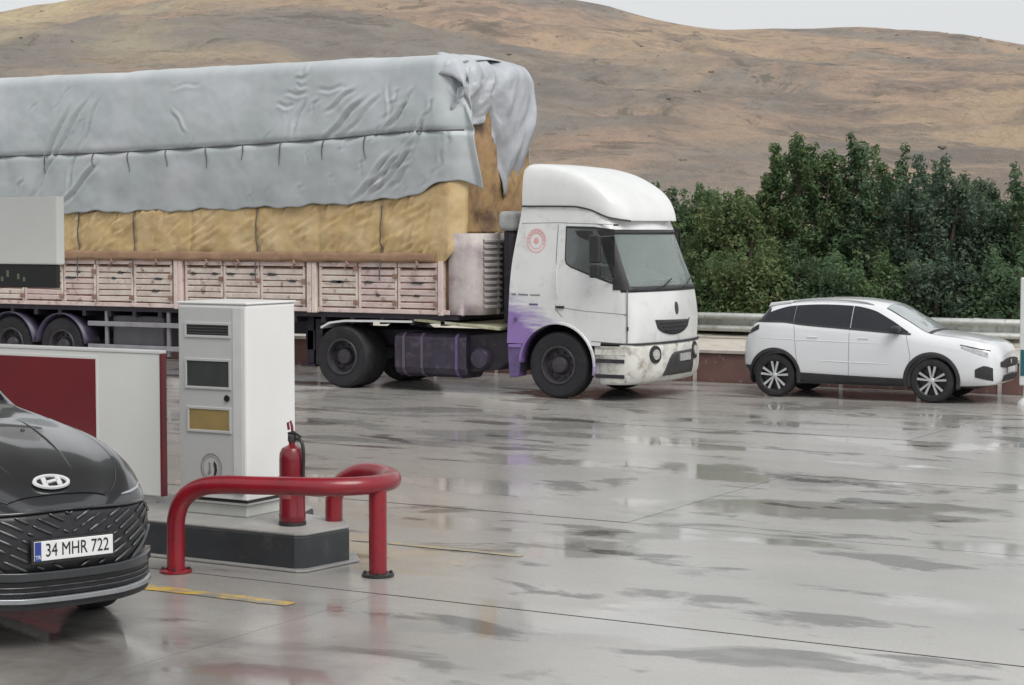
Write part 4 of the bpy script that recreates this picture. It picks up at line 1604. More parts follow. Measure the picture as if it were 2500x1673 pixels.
def car_wheel(par, x, y, z, rad, near, spokes=5, rim_m=None, rim_r=None):
    s_ = -1 if near else 1       # direction of the outer face
    rr_ = rim_r or rad * .70
    ty = MB().lathe([(rr_, 0), (rr_ + .012, s_ * .012), (rad - .03, s_ * .01), (rad - .006, -s_ * .015), (rad, -s_ * .04), (rad, -s_ * .17), (rad - .01, -s_ * .20), (rr_, -s_ * .21)], (x, y, z), 'Y', 48, False).build('wheel', M_RUBB, par, smooth=35)
    MB().lathe([(rr_ + .002, s_ * .004), (rr_ - .006, s_ * .006), (rr_ - .02, -s_ * .01), (rr_ - .03, -s_ * .09), (.0001, -s_ * .10)], (x, y, z), 'Y', 40, False).build('rim', M_BLACK, ty, smooth=35)
    mm = rim_m
    for k in range(spokes):
        for off in (-.22, .22):
            a = k * math.tau / spokes + .3
            a0, a1 = a + off * .9, a + off
            c0, c1 = Vector((math.cos(a0), 0, math.sin(a0))), Vector((math.cos(a1), 0, math.sin(a1)))
            t0, t1 = Vector((-c0.z, 0, c0.x)), Vector((-c1.z, 0, c1.x))
            o_ = Vector((x, y, z))
            w0, w1 = .012, .019
            q = [o_ + c0 * .03 + t0 * w0, o_ + c0 * .03 - t0 * w0, o_ + c1 * (rr_ - .008) - t1 * w1, o_ + c1 * (rr_ - .008) + t1 * w1]
            f = [p + Vector((0, -s_ * .004 * 1, 0)) for p in q]
            b_ = [p + Vector((0, -s_ * .035, 0)) for p in q]
            MB().add(f + b_, [(0, 1, 2, 3), (7, 6, 5, 4), (0, 4, 5, 1), (1, 5, 6, 2), (2, 6, 7, 3), (3, 7, 4, 0)]).build('spoke', mm, ty)
    MB().lathe([(.045, -s_ * .002), (.038, s_ * .004), (.0001, s_ * .006)], (x, y, z), 'Y', 20).build('hub_cap', mm, ty, smooth=40)
    return ty


# ---------------------------------------------------------------- white crossover
M_SUV = mat('white_car_paint', (.70, .71, .735), (.68, .69, .715), .22, scale=1, coat=.6)
M_CLAD = mat('dark_cladding', (.022, .022, .026), (.032, .032, .036), .55, scale=10)
M_TINT = mat('tinted_glass', (.010, .012, .018), (.015, .017, .023), .04, scale=2, spec=.5)
M_ALLOY = mat('alloy_rim', (.66, .67, .68), (.55, .56, .57), .28, metal=.7, scale=8)
M_CHROME = mat('chrome', (.75, .76, .77), (.66, .67, .68), .15, metal=.9, scale=5)
suv = tag(empty('white_car', (-11.79, 29.63, 0), R(2.5)), 'white crossover car with tinted windows parked ahead of the truck', 'car')
SK = {
    'zb': [(-.60, .46), (-.45, .34), (-.2, .26), (.3, .22), (2.2, .22), (2.9, .25), (3.3, .27), (3.50, .30), (3.56, .38)],
    'zs': [(-.60, .52), (-.3, .44), (.3, .40), (2.3, .38), (3.2, .42), (3.56, .48)],
    'zm': [(-.60, .64), (-.3, .74), (.5, .74), (2.3, .68), (3.2, .64), (3.56, .56)],
    'ze': [(-.60, .84), (-.48, 1.02), (-.32, 1.20), (-.1, 1.22), (.44, 1.17), (1.8, 1.10), (2.3, 1.03), (2.9, .955), (3.2, .905), (3.40, .84), (3.50, .77), (3.56, .68)],
    'zt': [(-.60, .88), (-.52, 1.02), (-.40, 1.16), (-.28, 1.30), (-.14, 1.46), (.1, 1.515), (.5, 1.555), (.95, 1.565), (1.4, 1.545), (1.72, 1.49), (2.1, 1.285), (2.5, 1.07), (2.95, 1.015), (3.25, .965), (3.42, .915), (3.52, .84), (3.56, .74)],
    'w': [(-.60, .60), (-.52, .74), (-.35, .82), (.0, .86), (.5, .865), (2.3, .865), (2.8, .855), (3.15, .83), (3.36, .78), (3.46, .71), (3.52, .62), (3.56, .52)],
    'wb': [(-.60, .55), (-.5, .69), (-.3, .76), (.0, .80), (.6, .815), (1.8, .815), (2.4, .80), (2.9, .77), (3.2, .74), (3.40, .68), (3.50, .58), (3.56, .45)],
    'wt': [(-.60, .50), (-.4, .62), (-.15, .62), (.3, .61), (1.5, .60), (1.75, .60), (2.2, .66), (2.5, .70), (2.9, .70), (3.2, .67), (3.40, .60), (3.50, .48), (3.56, .36)],
}
sl = CarLoft(SK, 1)
FX, RX = 2.555, 0.0
cutters = []
for x in (RX, FX):
    for y0_, y1_ in ((-1.1, -.55), (.55, 1.1)):
        cutters.append(MB().lathe([(.395, y0_), (.395, y1_)], (x, 0, .345), 'Y', 40))
xsu = [-.60 + (3.56 + .60) * k / 140 for k in range(141)] # for k in range(111)]
sl.body('body', M_SUV, suv, xsu, cutters)
# glazing
wt_ = [(-.17, 1.42), (.06, 1.452), (.3, 1.475), (.8, 1.495), (1.2, 1.485), (1.5, 1.455), (1.68, 1.40)]
wb_ = [(-.17, 1.235), (.1, 1.235), (.44, 1.20), (1.2, 1.15), (2.2, 1.075)]
def wtop(x):
    return curve([(-.30, 1.25), (-.05, 1.385), (.25, 1.462), (.8, 1.49), (1.25, 1.475), (1.55, 1.42), (1.85, 1.28), (2.17, 1.09)], x)
def wbot(x):
    return curve([(-.30, 1.225), (.1, 1.225), (.44, 1.19), (1.2, 1.14), (2.17, 1.075)], x)
for a, b_ in ((-.30, .30), (.305, 1.24), (1.25, 2.17)):
    sl.side_patch('side_window', M_TINT, suv, [(x, wbot(x), max(wtop(x), wbot(x) + .004)) for x in [a + (b_ - a) * k / 16 for k in range(17)]])
sl.side_patch('window_trim', M_CLAD, suv, [(x, wbot(x) - .03, wbot(x) - .002) for x in [-.34 + 2.55 * k / 40 for k in range(41)]], lift=.008)
ws_m = mat('sky_painted_screen', (.36, .40, .40), (.30, .335, .34), .05, scale=2, spec=1.0)  # pale base colour paints in the sky's reflection
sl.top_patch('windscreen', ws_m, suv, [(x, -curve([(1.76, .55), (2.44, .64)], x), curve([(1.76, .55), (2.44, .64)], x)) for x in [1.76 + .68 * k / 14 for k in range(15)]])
sl.top_patch('windscreen_trim', M_CLAD, suv, [(x, -.66, .66) for x in (2.445, 2.47, 2.50)], lift=.007)
sl.top_patch('rear_window', M_TINT, suv, [(x, -.5, .5) for x in [-.40 + .24 * k / 8 for k in range(9)]])
for sg in (-1, 1):      # black gap lines along the windscreen pillars
    sl.top_patch('pillar_gap', M_CLAD, suv, [(x, sg * curve([(1.76, .555), (2.44, .645)], x), sg * (curve([(1.76, .575), (2.44, .665)], x))) for x in [1.76 + .70 * k / 14 for k in range(15)]], lift=.007, n=3)
sl.side_patch('rear_pillar', M_TINT, suv, [(x, curve([(-.42, 1.135), (-.28, 1.215)], x), curve([(-.42, 1.15), (-.22, 1.40), (-.10, 1.42)], x)) for x in [-.42 + .3 * k / 10 for k in range(11)]], lift=.005)
# spoiler
MB().prism([(-.20, 1.43), (-.16, 1.50), (.20, 1.545), (.20, 1.50), (.0, 1.475)], -.60, .60).build('spoiler', M_SUV, suv, bevel=.012)
for sg in (-1, 1):      # roof bars
    pts = [(x, sg * .56, sl.top_z(x, .56) + .035 * math.sin(k / 12 * math.pi) ** .4) for k, x in enumerate([.1 + 1.45 * q / 12 for q in range(13)])]
    MB().tube(pts, .014, 6).build('roof_bar', M_CHROME, suv, smooth=60)
# cladding: sills and arch rings
sl.side_patch('sill', M_CLAD, suv, [(x, .235, curve([(.37, .41), (1.2, .385), (2.17, .365)], x)) for x in [.37 + 1.80 * k / 18 for k in range(19)]], lift=.012)
for x in (RX, FX):
    for sg in (-1, 1):
        P = []
        for k in range(33):
            a = R(-14 + 208 * k / 32)
            row = []
            for rr_, lf in ((.385, -.05), (.390, .012), (.425, .016), (.447, .006)):
                px_, pz_ = x + rr_ * math.cos(a), .345 + rr_ * math.sin(a)
                yy = max(sl.side_y(min(max(px_, -.58), 3.55), max(pz_, .40)), .55)
                row.append((px_, sg * (yy + lf), pz_))
            P.append(row)
        MB().grid(P).build('arch_trim', M_CLAD, suv, smooth=50)
        MB().grid([[(x + .40 * math.cos(R(a)), y, .345 + .40 * math.sin(R(a))) for y in (sg * .52, sg * .83)] for a in range(-20, 201, 10)]).build('arch_liner', M_BLACK, suv, smooth=60)
sl.side_patch('rear_bumper_trim', M_CLAD, suv, [(x, .36 + .10 * (1 if x < -.5 else 0), .50) for x in (-.585, -.53, -.47, -.41)], lift=.008)
# doors: seams and handles
for xs_ in ([(.40, .42), (.36, .75), (.32, 1.15)], [(1.235, .38), (1.235, 1.13)], [(2.16, .40), (2.22, .72), (2.14, 1.06)]):
    for sg in (-1, 1):
        pts = []
        for (a, za), (b_, zb_) in zip(xs_[:-1], xs_[1:]):
            for k in range(9):
                x, z = a + (b_ - a) * k / 8, za + (zb_ - za) * k / 8
                pts.append((x, sg * (sl.side_y(x, z) + .001), z))
        MB().tube(pts, .004, 5).build('door_seam', mat('suv_gap', (.30, .30, .32), None, .6), suv)
for zc, xa, xb_, rr_ in ((.915, -.38, 2.35, .010), (.60, .45, 2.10, .012)):     # pressed character lines
    for sg in (-1, 1):
        pts = [(x, sg * (sl.side_y(x, zc + .03 * (x - 1)) - rr_ * .45), zc - .02 * (x - 1)) for x in [xa + (xb_ - xa) * k / 24 for k in range(25)]]
        MB().tube(pts, [rr_ * math.sin(math.pi * min(max(k / 24, .04), .96)) ** .5 for k in range(25)], 8).build('body_crease', M_SUV, suv, smooth=60)
for x in (.55, 1.38):
    for sg in (-1, 1):
        y = sl.side_y(x, .98)
        MB().box(x, x + .17, sg * y - .012, sg * y + .012, .965, .985).build('door_handle', M_SUV, suv, bevel=.006)
for sg in (-1, 1):
    MB().box(1.92, 2.07, sg * .90 - .10, sg * .90 + .10, 1.07, 1.18).build('mirror', M_CLAD, suv, bevel=.035, seg=3)
    # tail lamp and claw
    sl.side_patch('tail_lamp', M_CLAD, suv, [(x, curve([(-.50, .98), (-.28, 1.08)], x), curve([(-.50, 1.05), (-.28, 1.16)], x)) for x in (-.50, -.44, -.38, -.32, -.28)], (sg,), .008)
    sl.side_patch('headlight', mat('headlamp', (.55, .56, .58), (.30, .31, .33), .12, scale=22), suv, [(x, curve([(3.0, .865), (3.40, .72)], x), curve([(3.0, .90), (3.40, .81)], x)) for x in (3.0, 3.1, 3.2, 3.3, 3.40)], (sg,), .007)
    sl.side_patch('headlight_edge', M_CLAD, suv, [(x, curve([(2.98, .905), (3.42, .818)], x), curve([(2.98, .918), (3.42, .835)], x)) for x in (2.98, 3.08, 3.2, 3.3, 3.42)], (sg,), .009)
    fg = sl.side_patch('fog_lamp_pod', M_CLAD, suv, [(x, curve([(3.22, .42), (3.47, .36)], x), curve([(3.22, .54), (3.36, .60), (3.47, .56)], x)) for x in (3.22, 3.28, 3.34, 3.40, 3.47)], (sg,), .010)
# grille on the nose
def nose_x(y, z):
    lo, hi = 2.6, 3.56
    for _ in range(24):
        m_ = (lo + hi) / 2
        if sl.side_y(m_, z) > abs(y) and sl.top_z(m_, y) > z:
            lo = m_
        else:
            hi = m_
    return lo


def suv_front(name, m, cols, lift=.012, n=6):
    P = [[(nose_x(y, a + (b_ - a) * k / n) + lift, y, a + (b_ - a) * k / n) for k in range(n + 1)] for y, a, b_ in cols]
    return MB().grid(P).build(name, m, suv, smooth=60)


gy = [-.56 + 1.12 * k / 16 for k in range(17)]
suv_front('grille', M_CLAD, [(y, .545 + .10 * abs(y) ** 2, .70 - .16 * y * y) for y in gy])
suv_front('number_plate', mat('white_plate', (.70, .71, .72), (.6, .6, .62), .4, scale=12), [(y, .47, .555) for y in [-.24 + .48 * k / 8 for k in range(9)]], .03)
suv_front('lower_grille', M_CLAD, [(y, .335, .44) for y in [-.44 + .88 * k / 12 for k in range(13)]], .014)
suv_front('grille_badge', M_CHROME, [(y, .60, .665) for y in (-.04, 0, .04)], .022, 2)
for x in (RX, FX):
    for near in (True, False):
        car_wheel(suv, x, -.845 if near else .845, .345, .345, near, 5, M_ALLOY, .245)
MB().box(-.2, 3.2, -.5, .5, .22, .30).box(-.06, .06, -.75, .75, .28, .40).box(2.5, 2.62, -.75, .75, .28, .40).build('underbody', M_BLACK, suv)

# ---------------------------------------------------------------- dark grey car, front left
M_GREY = mat('dark_grey_metallic', (.05, .052, .056), (.043, .045, .049), .28, metal=.6, scale=3, coat=1.0)
car = tag(empty('dark_grey_car', (-8.565, 9.14, 0), R(-21.5)), 'dark grey car nosing into the lower left corner beside the fuel island', 'car')
# rear is out of the picture; x = 0 at the number plate
GK = {
    'zb': [(-4.3, .55), (-4.1, .42), (-3.8, .32), (-.6, .30), (-.25, .31), (-.08, .33), (.02, .40), (.05, .46)],
    'zs': [(-4.3, .62), (-3.6, .50), (-.6, .46), (.05, .52)],
    'zm': [(-4.3, .80), (-3.6, .86), (-1.0, .82), (-.3, .74), (.05, .64)],
    'ze': [(-4.3, 1.0), (-3.9, 1.24), (-2.4, 1.22), (-1.7, 1.19), (-1.1, 1.135), (-.6, 1.04), (-.35, .96), (-.16, .885), (-.04, .82), (.05, .72)],
    'zt': [(-4.3, 1.05), (-4.1, 1.3), (-3.8, 1.66), (-3.3, 1.74), (-2.9, 1.74), (-2.75, 1.66), (-2.4, 1.45), (-2.25, 1.37), (-1.2, 1.235), (-.7, 1.145), (-.42, 1.065), (-.22, .975), (-.09, .905), (-.01, .85), (.05, .76)],
    'w': [(-4.3, .66), (-4.1, .78), (-3.6, .86), (-1.0, .85), (-.65, .82), (-.40, .76), (-.22, .68), (-.08, .56), (.0, .44), (.05, .30)],
    'wb': [(-4.3, .62), (-4.0, .75), (-3.5, .81), (-1.2, .81), (-.7, .78), (-.42, .71), (-.22, .64), (-.08, .51), (.0, .38), (.05, .24)],
    'wt': [(-4.3, .6), (-4.0, .66), (-3.3, .64), (-2.5, .64), (-1.9, .74), (-1.2, .74), (-.7, .70), (-.42, .62), (-.22, .52), (-.08, .40), (.0, .28), (.05, .16)],
    'cr': [(-4.3, .02), (-1.8, .02), (-1.2, .035), (-.4, .04), (.05, .02)],
}
gl = CarLoft(GK)
cutters = []
for x in (-1.06, -3.46):
    for y0_, y1_ in ((-1.2, -.58), (.58, 1.2)):
        cutters.append(MB().lathe([(.42, y0_), (.42, y1_)], (x, 0, .38), 'Y', 36))
xsg = [-4.3 + 3.6 * k / 60 for k in range(60)] + [-.70 + .75 * k / 44 for k in range(45)]
gl.body('body', M_GREY, car, xsg, cutters)
# bonnet panel laid proud so its shut line shows
hoodx = [-1.72 + (1.72 - .13) * k / 30 for k in range(31)]
hw = lambda x: curve([(-1.72, .70), (-1.0, .67), (-.6, .61), (-.35, .52), (-.2, .42), (-.13, .33)], x)
bon = gl.top_patch('bonnet', M_GREY, car, [(x, -hw(x), hw(x)) for x in hoodx], .009, 26)
for sg in (-1, 1):
    pts = [(x, sg * (hw(x) + .004), gl.top_z(x, hw(x) + .004) + .003) for x in hoodx]
    MB().tube(pts, .006, 5).build('shut_line', M_BLACK, bon)
    pts = [(x, sg * (.16 + .26 * (-x) / 1.7), gl.top_z(x, .16 + .26 * (-x) / 1.7) + .006) for x in hoodx[:-4]]
    MB().tube(pts, [.003 + .010 * math.sin(k / (len(pts) - 1) * math.pi) for k in range(len(pts))], 6).build('bonnet_crease', M_GREY, bon, smooth=60)
gl.top_patch('windscreen', M_TINT, car, [(x, -.62, .62) for x in [-2.75 + .42 * k / 8 for k in range(9)]])
for a, b_ in ((-3.7, -2.95), (-2.92, -2.5)):
    gl.side_patch('side_window', M_TINT, car, [(x, 1.27, curve([(-3.7, 1.50), (-3.3, 1.62), (-2.85, 1.60), (-2.5, 1.42)], x)) for x in [a + (b_ - a) * k / 10 for k in range(11)]])
for x in (-1.06, -3.46):
    for near in (True, False):
        car_wheel(car, x, -.79 if near else .79, .37, .37, near, 5, M_ALLOY, .25)
    for sg in (-1, 1):
        MB().grid([[(x + .425 * math.cos(R(a)), y, .38 + .425 * math.sin(R(a))) for y in (sg * .55, sg * .79)] for a in range(-20, 201, 10)]).build('arch_liner', M_BLACK, car, smooth=60)
MB().box(-3.9, -.3, -.5, .5, .28, .36).build('underbody', M_BLACK, car)


def front_x(y, z):
    lo, hi = -1.2, .05
    for _ in range(26):
        m_ = (lo + hi) / 2
        if gl.side_y(m_, z) > abs(y) and gl.top_z(m_, y) > z:
            lo = m_
        else:
            hi = m_
    return lo


# smooth bumper face used by grille, plate and lips: bowed in plan
def face_x(y, z):
    return curve([(0, .062), (.3, .054), (.44, .012), (.57, -.068), (.68, -.20), (.76, -.36), (.80, -.48)], abs(y)) - .16 * max(z - .70, 0)


def face(name, m, cols, lift, par=car, n=8, solid=.02):
    P = [[(face_x(y, a + (b_ - a) * k / n) + lift, y, a + (b_ - a) * k / n) for k in range(n + 1)] for y, a, b_ in cols]
    return MB().grid(P).build(name, m, par, smooth=60, solid=solid)


ys = [-.70 + 1.40 * k / 40 for k in range(41)]
gtop = lambda y: .885 - .02 * abs(y) - .9 * max(abs(y) - .60, 0)
gbot = lambda y: .505 + (.85 * max(abs(y) - .42, 0)) ** 1.1
M_GRILLE = mat('grille_black', (.012, .012, .014), (.02, .02, .024), .35, scale=20)
grl = face('grille', M_GRILLE, [(y, min(gbot(y), gtop(y) - .01), gtop(y)) for y in ys], .004)
# chevron bars, each a piece
M_BAR = mat('grille_bar_grey', (.11, .115, .12), (.07, .072, .076), .3, metal=.6, scale=14)
slope = .52
for k in range(-3, 10):
    z0 = .30 + k * .062
    for sg in (-1, 1):
        seg = []
        for q in range(0, 53):
            y = q * .0125
            z = z0 + slope * y
            ok = gbot(y) + .012 < z < gtop(y) - .012 and not (y < .285 and .555 < z < .735)
            brk = (q + k * 3) % 13 in (0,)          # bars are broken into dashes
            if ok and not brk:
                seg.append((face_x(y, z) + .012, sg * y, z))
            else:
                if len(seg) > 2:
                    MB().tube(seg, [.0035] + [.0095] * (len(seg) - 2) + [.0035], 6).build('grille_bar', M_BAR, grl, smooth=60)
                seg = []
        if len(seg) > 2:
            MB().tube(seg, [.0035] + [.0095] * (len(seg) - 2) + [.0035], 6).build('grille_bar', M_BAR, grl, smooth=60)
# grille frame edge
pts = [(face_x(y, gtop(y)) + .012, y, gtop(y) + .004) for y in ys]
MB().tube(pts, .010, 6).build('grille_frame', M_GREY, grl, smooth=60)
for sg in (-1, 1):
    pts = [(face_x(y, gbot(y)) + .010, sg * y, gbot(y)) for y in [.42 + .26 * k / 10 for k in range(11)]]
    MB().tube(pts, .012, 6).build('grille_frame', M_GREY, grl, smooth=60)
    # slim day light at the bonnet edge
    pts = [(front_x(y, z) + .008, sg * y, z) for y, z in [(.46, .925), (.54, .93), (.62, .94), (.70, .96)]]
    MB().tube(pts, [.005, .012, .012, .005], 6).build('slim_lamp', mat('lamp_strip', (.45, .47, .5), None, .15, metal=.3), car, smooth=60)
# bumper blade, lower intake and silver lip
ysb = [-.74 + 1.48 * k / 40 for k in range(41)]
face('bumper_blade', mat('blade_grey', (.045, .048, .052), (.035, .037, .04), .3, metal=.4, scale=6, coat=.6), [(y, .452 + .05 * abs(y) ** 2, .505 + .06 * abs(y) ** 2) for y in ysb], .035, solid=.06)
face('lower_intake', M_GRILLE, [(y, .345 + .05 * y * y, .450 + .05 * y * y) for y in ysb], .004)
for zq in (.375, .41):
    MB().tube([(face_x(y, zq) + .012, y, zq + .05 * y * y) for y in ysb[3:-3]], .006, 6).build('intake_bar', M_BAR, car, smooth=60)
face('bumper_lip', mat('lip_silver', (.40, .42, .44), (.32, .33, .35), .25, metal=.7, scale=6), [(y, .312 + .055 * y * y, .342 + .055 * y * y) for y in ysb], .045, solid=.07)
face('splitter', M_BLACK, [(y, .265 + .06 * y * y, .31 + .055 * y * y) for y in ysb[2:-2]], .01, solid=.07)
# number plate
M_PL = mat('plate_white', (.78, .79, .79), (.70, .71, .71), .35, scale=10)
pc = Vector((.105, 0, .645))
pl = MB().box(-.006, .006, -.27, .27, -.062, .062)
pl.v = [(pc.x + a + (-.0), b_ + pc.y, c + pc.z) for a, b_, c in pl.v]
plate = pl.build('number_plate', M_PL, car, bevel=.004)
pb = MB().box(-.010, .0005, -.285, .285, -.078, .078)
pb.v = [(pc.x + a - .004, b_, c + pc.z - .006) for a, b_, c in pb.v]
pb.build('plate_holder', M_BLACK, plate, bevel=.006)
bb = MB().box(.0062, .0085, -.268, -.225, -.060, .060)
bb.v = [(pc.x + a, b_, c + pc.z) for a, b_, c in bb.v]
bb.build('plate_band', mat('plate_blue', (.03, .06, .28), None, .35), plate)
text_mesh('34 MHR 722', .118, 'plate_number', mat('plate_ink', (.015, .015, .018), None, .4), plate,
          frame((pc.x + .0072, .022, pc.z), (0, 1, 0), (0, 0, 1)), .0015, .72)
text_mesh('TR', .034, 'plate_country', M_PL, plate, frame((pc.x + .0095, -.247, pc.z - .038), (0, 1, 0), (0, 0, 1)), .001, .9)
# oval badge on the bonnet nose: ring with a slanted H
ex = -.215
ez = gl.top_z(ex, 0)
dz = gl.top_z(ex + .06, 0) - gl.top_z(ex - .06, 0)
fx_ = Vector((.12, 0, dz)).normalized()
up_ = -fx_                      # badge 'up' runs back along the bonnet
mt = frame((ex, 0, ez + .024), (0, 1, 0), tuple(up_))
bd = MB()
n = 40
ring = [[Vector((rx * math.cos(k * math.tau / n), ry * math.sin(k * math.tau / n), zz_)) for k in range(n)] for rx, ry, zz_ in ((.128, .078, 0), (.124, .075, .012), (.104, .057, .012), (.100, .054, 0))]
bd.grid([[tuple(mt @ p) for p in r2] for r2 in ring], closed=True)
M_BADGE = mat('badge_silver', (.86, .87, .88), (.80, .81, .82), .25, metal=.35, scale=4)
badge = bd.build('badge', M_BADGE, car, smooth=40)
hb = MB()
for poly in ([(-.072, -.040), (-.040, -.050), (-.028, .046), (-.060, .040)], [(.028, -.046), (.060, -.040), (.072, .040), (.040, .050)],
             [(-.045, -.022), (.044, .000), (.046, .024), (-.036, .004)]):
    hb.add([tuple(mt @ Vector((a, b_, h_))) for h_ in (.0, .012) for a, b_ in poly], [(0, 1, 2, 3), (7, 6, 5, 4), (0, 4, 5, 1), (1, 5, 6, 2), (2, 6, 7, 3), (3, 7, 4, 0)])
hb.build('badge_letter', M_BADGE, badge)
db = MB().add([tuple(mt @ Vector((.12 * math.cos(k * math.tau / 30), .070 * math.sin(k * math.tau / 30), -.004))) for k in range(30)], [tuple(range(30))])
db.build('badge_back', M_GRILLE, badge)
# washer jets
for y in (-.25, .25):
    MB().lathe([(.018, 0), (.012, .012), (.0001, .014)], (-1.2, y, gl.top_z(-1.2, y) + .008), 'Z', 10).build('washer_jet', M_BLACK, car)

# ================================================================== FUEL ISLAND
M_KERB = mat('dark_kerb_paint', (.030, .034, .040), (.045, .048, .052), .4, r2=.55, scale=3, bump=.15, bscale=30, c3=(.075, .075, .075), s3=6, lo3=.6, hi3=.75)
M_ITOP = mat('island_top_concrete', (.36, .355, .34), (.28, .275, .265), .45, r2=.65, scale=2.5, bump=.2, bscale=30)
isl = tag(empty('fuel_island', (-11.0, 12.6, 0)), 'dark sided raised concrete fuel island carrying the two pumps', 'kerb island')
IO = Vector((-11.0, 12.6, 0))
outl = [(-14.2, 12.05), (-8.92, 12.05), (-8.85, 12.10), (-8.78, 12.60), (-9.0, 12.86), (-9.55, 13.0), (-9.68, 13.36), (-14.2, 13.36)]
MB().prism(outl, 0.0, .272, 'XY').build('kerb', M_KERB, isl, bevel=.012, shift=IO)
cxo, cyo = -11.4, 12.7
MB().prism([(cxo + (a - cxo) * .998, cyo + (b_ - cyo) * .985) for a, b_ in outl], .2725, .295, 'XY').build('island_top', M_ITOP, isl, bevel=.008, shift=IO)
MB().prism([(a + (.06 if a > -9.5 else 0), b_ + (-.06 if b_ < 12.3 else .06)) for a, b_ in outl], .002, .02, 'XY').build('kerb_foot', mat('kerb_foot_grey', (.36, .355, .34), (.28, .275, .265), .5, scale=3), isl, bevel=.006, shift=IO)

# tall pump cabinet
M_PFRONT = mat('pump_front_grey', (.56, .56, .55), (.52, .52, .515), .38, scale=2, metal=.2)
M_PSIDE = mat('pump_side_white', (.76, .76, .755), (.72, .72, .71), .35, scale=2)
M_PTRIM = mat('pump_trim_grey', (.62, .62, .615), (.56, .56, .555), .35, scale=3)
M_SCREEN = mat('pump_screen', (.045, .050, .048), (.06, .065, .062), .18, scale=5, spec=.7)
M_SLOT = mat('pump_slot', (.012, .013, .012), None, .4)
pump = tag(empty('fuel_pump', (-10.07, 12.83, .295)), 'tall white and grey pump column with dark screen and yellow window', 'fuel pump')
# local: x from -.36 (left) to .36, y from -.335 (front) to .335, z up 0..1.77
MB().box(-.37, .35, -.335, .335, .10, 1.755).build('cabinet', M_PSIDE, pump, bevel=.022, seg=3)
MB().box(-.34, .32, -.305, .305, .0, .10).build('plinth', mat('pump_plinth', (.52, .53, .50), (.46, .47, .44), .5), pump, bevel=.01)
MB().box(-.375, .355, -.345, .34, .125, .15).build('base_strip', M_SLOT, pump)
fr = MB().box(-.345, .325, -.352, -.336, .20, 1.735).build('front_door', M_PFRONT, pump, bevel=.008)
MB().box(.225, .318, -.358, -.3525, .20, 1.73).build('door_edge', M_PTRIM, fr, bevel=.003)


def recess(name, x0, x1, z0, z1, m, par, d=.02):
    f = MB()
    t = .022
    yb = -.3525
    f.box(x0 - t, x1 + t, yb - .012, yb, z1, z1 + t).box(x0 - t, x1 + t, yb - .012, yb, z0 - t, z0)
    f.box(x0 - t, x0, yb - .012, yb, z0, z1).box(x1, x1 + t, yb - .012, yb, z0, z1)
    fo = f.build(name + '_frame', M_PFRONT, par, bevel=.003)
    MB().box(x0, x1, yb - .004, yb, z0, z1).build(name, m, fo)
    return fo


rs = recess('slot_window', -.255, .185, 1.50, 1.585, M_SLOT, fr)
for k in range(3):
    z = 1.512 + .024 * k
    MB().box(-.245, .175, -.3595, -.3568, z, z + .006).build('vent_slat', mat('slat_grey', (.08, .08, .075), None, .5), rs)
recess('display', -.255, .185, 1.075, 1.285, M_SCREEN, fr)
recess('product_window', -.235, .185, .715, .885, mat('amber_window', (.34, .24, .095), (.27, .20, .09), .25, scale=6), fr)
MB().lathe([(.028, -.012), (.024, 0)], (.165, -.354, .985), 'Y', 16).build('door_lock', M_SLOT, fr)
# round label with a leaf-like mark
ring = MB()
for r0, r1 in ((.108, .122), (.090, .096)):
    for k in range(36):
        a0, a1 = k * math.tau / 36, (k + 1) * math.tau / 36
        ring.add([(-.01 + q * math.cos(a) * .92, -.3545, .40 + q * math.sin(a)) for q, a in ((r0, a0), (r1, a0), (r1, a1), (r0, a1))], [(0, 1, 2, 3)])
rg = ring.build('round_label', mat('label_ink', (.20, .18, .18), (.3, .27, .27), .5, scale=20), fr)
MB().prism([(.02, .46), (.045, .43), (.052, .38), (.04, .345), (.012, .33), (.022, .36), (.024, .40), (.016, .43)], -.3565, -.354).build('label_mark', mat('label_black', (.03, .028, .03), None, .5), rg)
MB().prism([(-.04, .45), (-.02, .44), (-.015, .36), (-.03, .34), (-.05, .35), (-.035, .38), (-.032, .42)], -.3565, -.354).build('label_mark', mat('label_grey', (.24, .22, .22), None, .5), rg)
MB().box(-.378, .358, -.343, .343, 1.7552, 1.775).build('top_cap', M_PSIDE, pump, bevel=.008)

# dispenser with red panel at the left edge
M_RED = mat('dispenser_red', (.19, .007, .014), (.16, .007, .014), .22, scale=1.2, coat=.4)
M_WPAN = mat('dispenser_white', (.80, .80, .775), (.76, .76, .735), .4, scale=1.5)
dsp = tag(empty('fuel_dispenser', (-12.2, 12.95, .295)), 'white and red fuel dispenser with separate head box at the left edge', 'fuel pump')
DO = Vector((-12.2, 12.95, .295))
MB().box(-13.75, -10.90, 12.80, 12.86, .36, 1.595).build('front_panel', M_WPAN, dsp, bevel=.008, shift=DO)
MB().box(-10.8985, -10.875, 12.796, 12.865, .36, 1.60).build('edge_trim', mat('trim_dark_red', (.20, .02, .03), (.14, .02, .03), .35), dsp, bevel=.004, shift=DO)
MB().box(-13.75, -10.88, 12.79, 12.872, 1.5955, 1.625).build('top_trim', M_PSIDE, dsp, bevel=.006, shift=DO)
rp = MB().box(-13.6, -11.62, 12.786, 12.7995, .46, 1.53).build('red_panel', M_RED, dsp, bevel=.006, shift=DO)
MB().box(-13.63, -11.60, 12.792, 12.7998, .43, 1.555).build('red_panel_frame', M_WPAN, rp, bevel=.003, shift=DO)
MB().box(-13.7, -11.55, 12.862, 13.25, .296, 1.58).build('core', M_WPAN, dsp, bevel=.01, shift=DO)
MB().box(-13.7, -11.0, 12.84, 12.90, .296, .36).build('plinth', M_PFRONT, dsp, shift=DO)
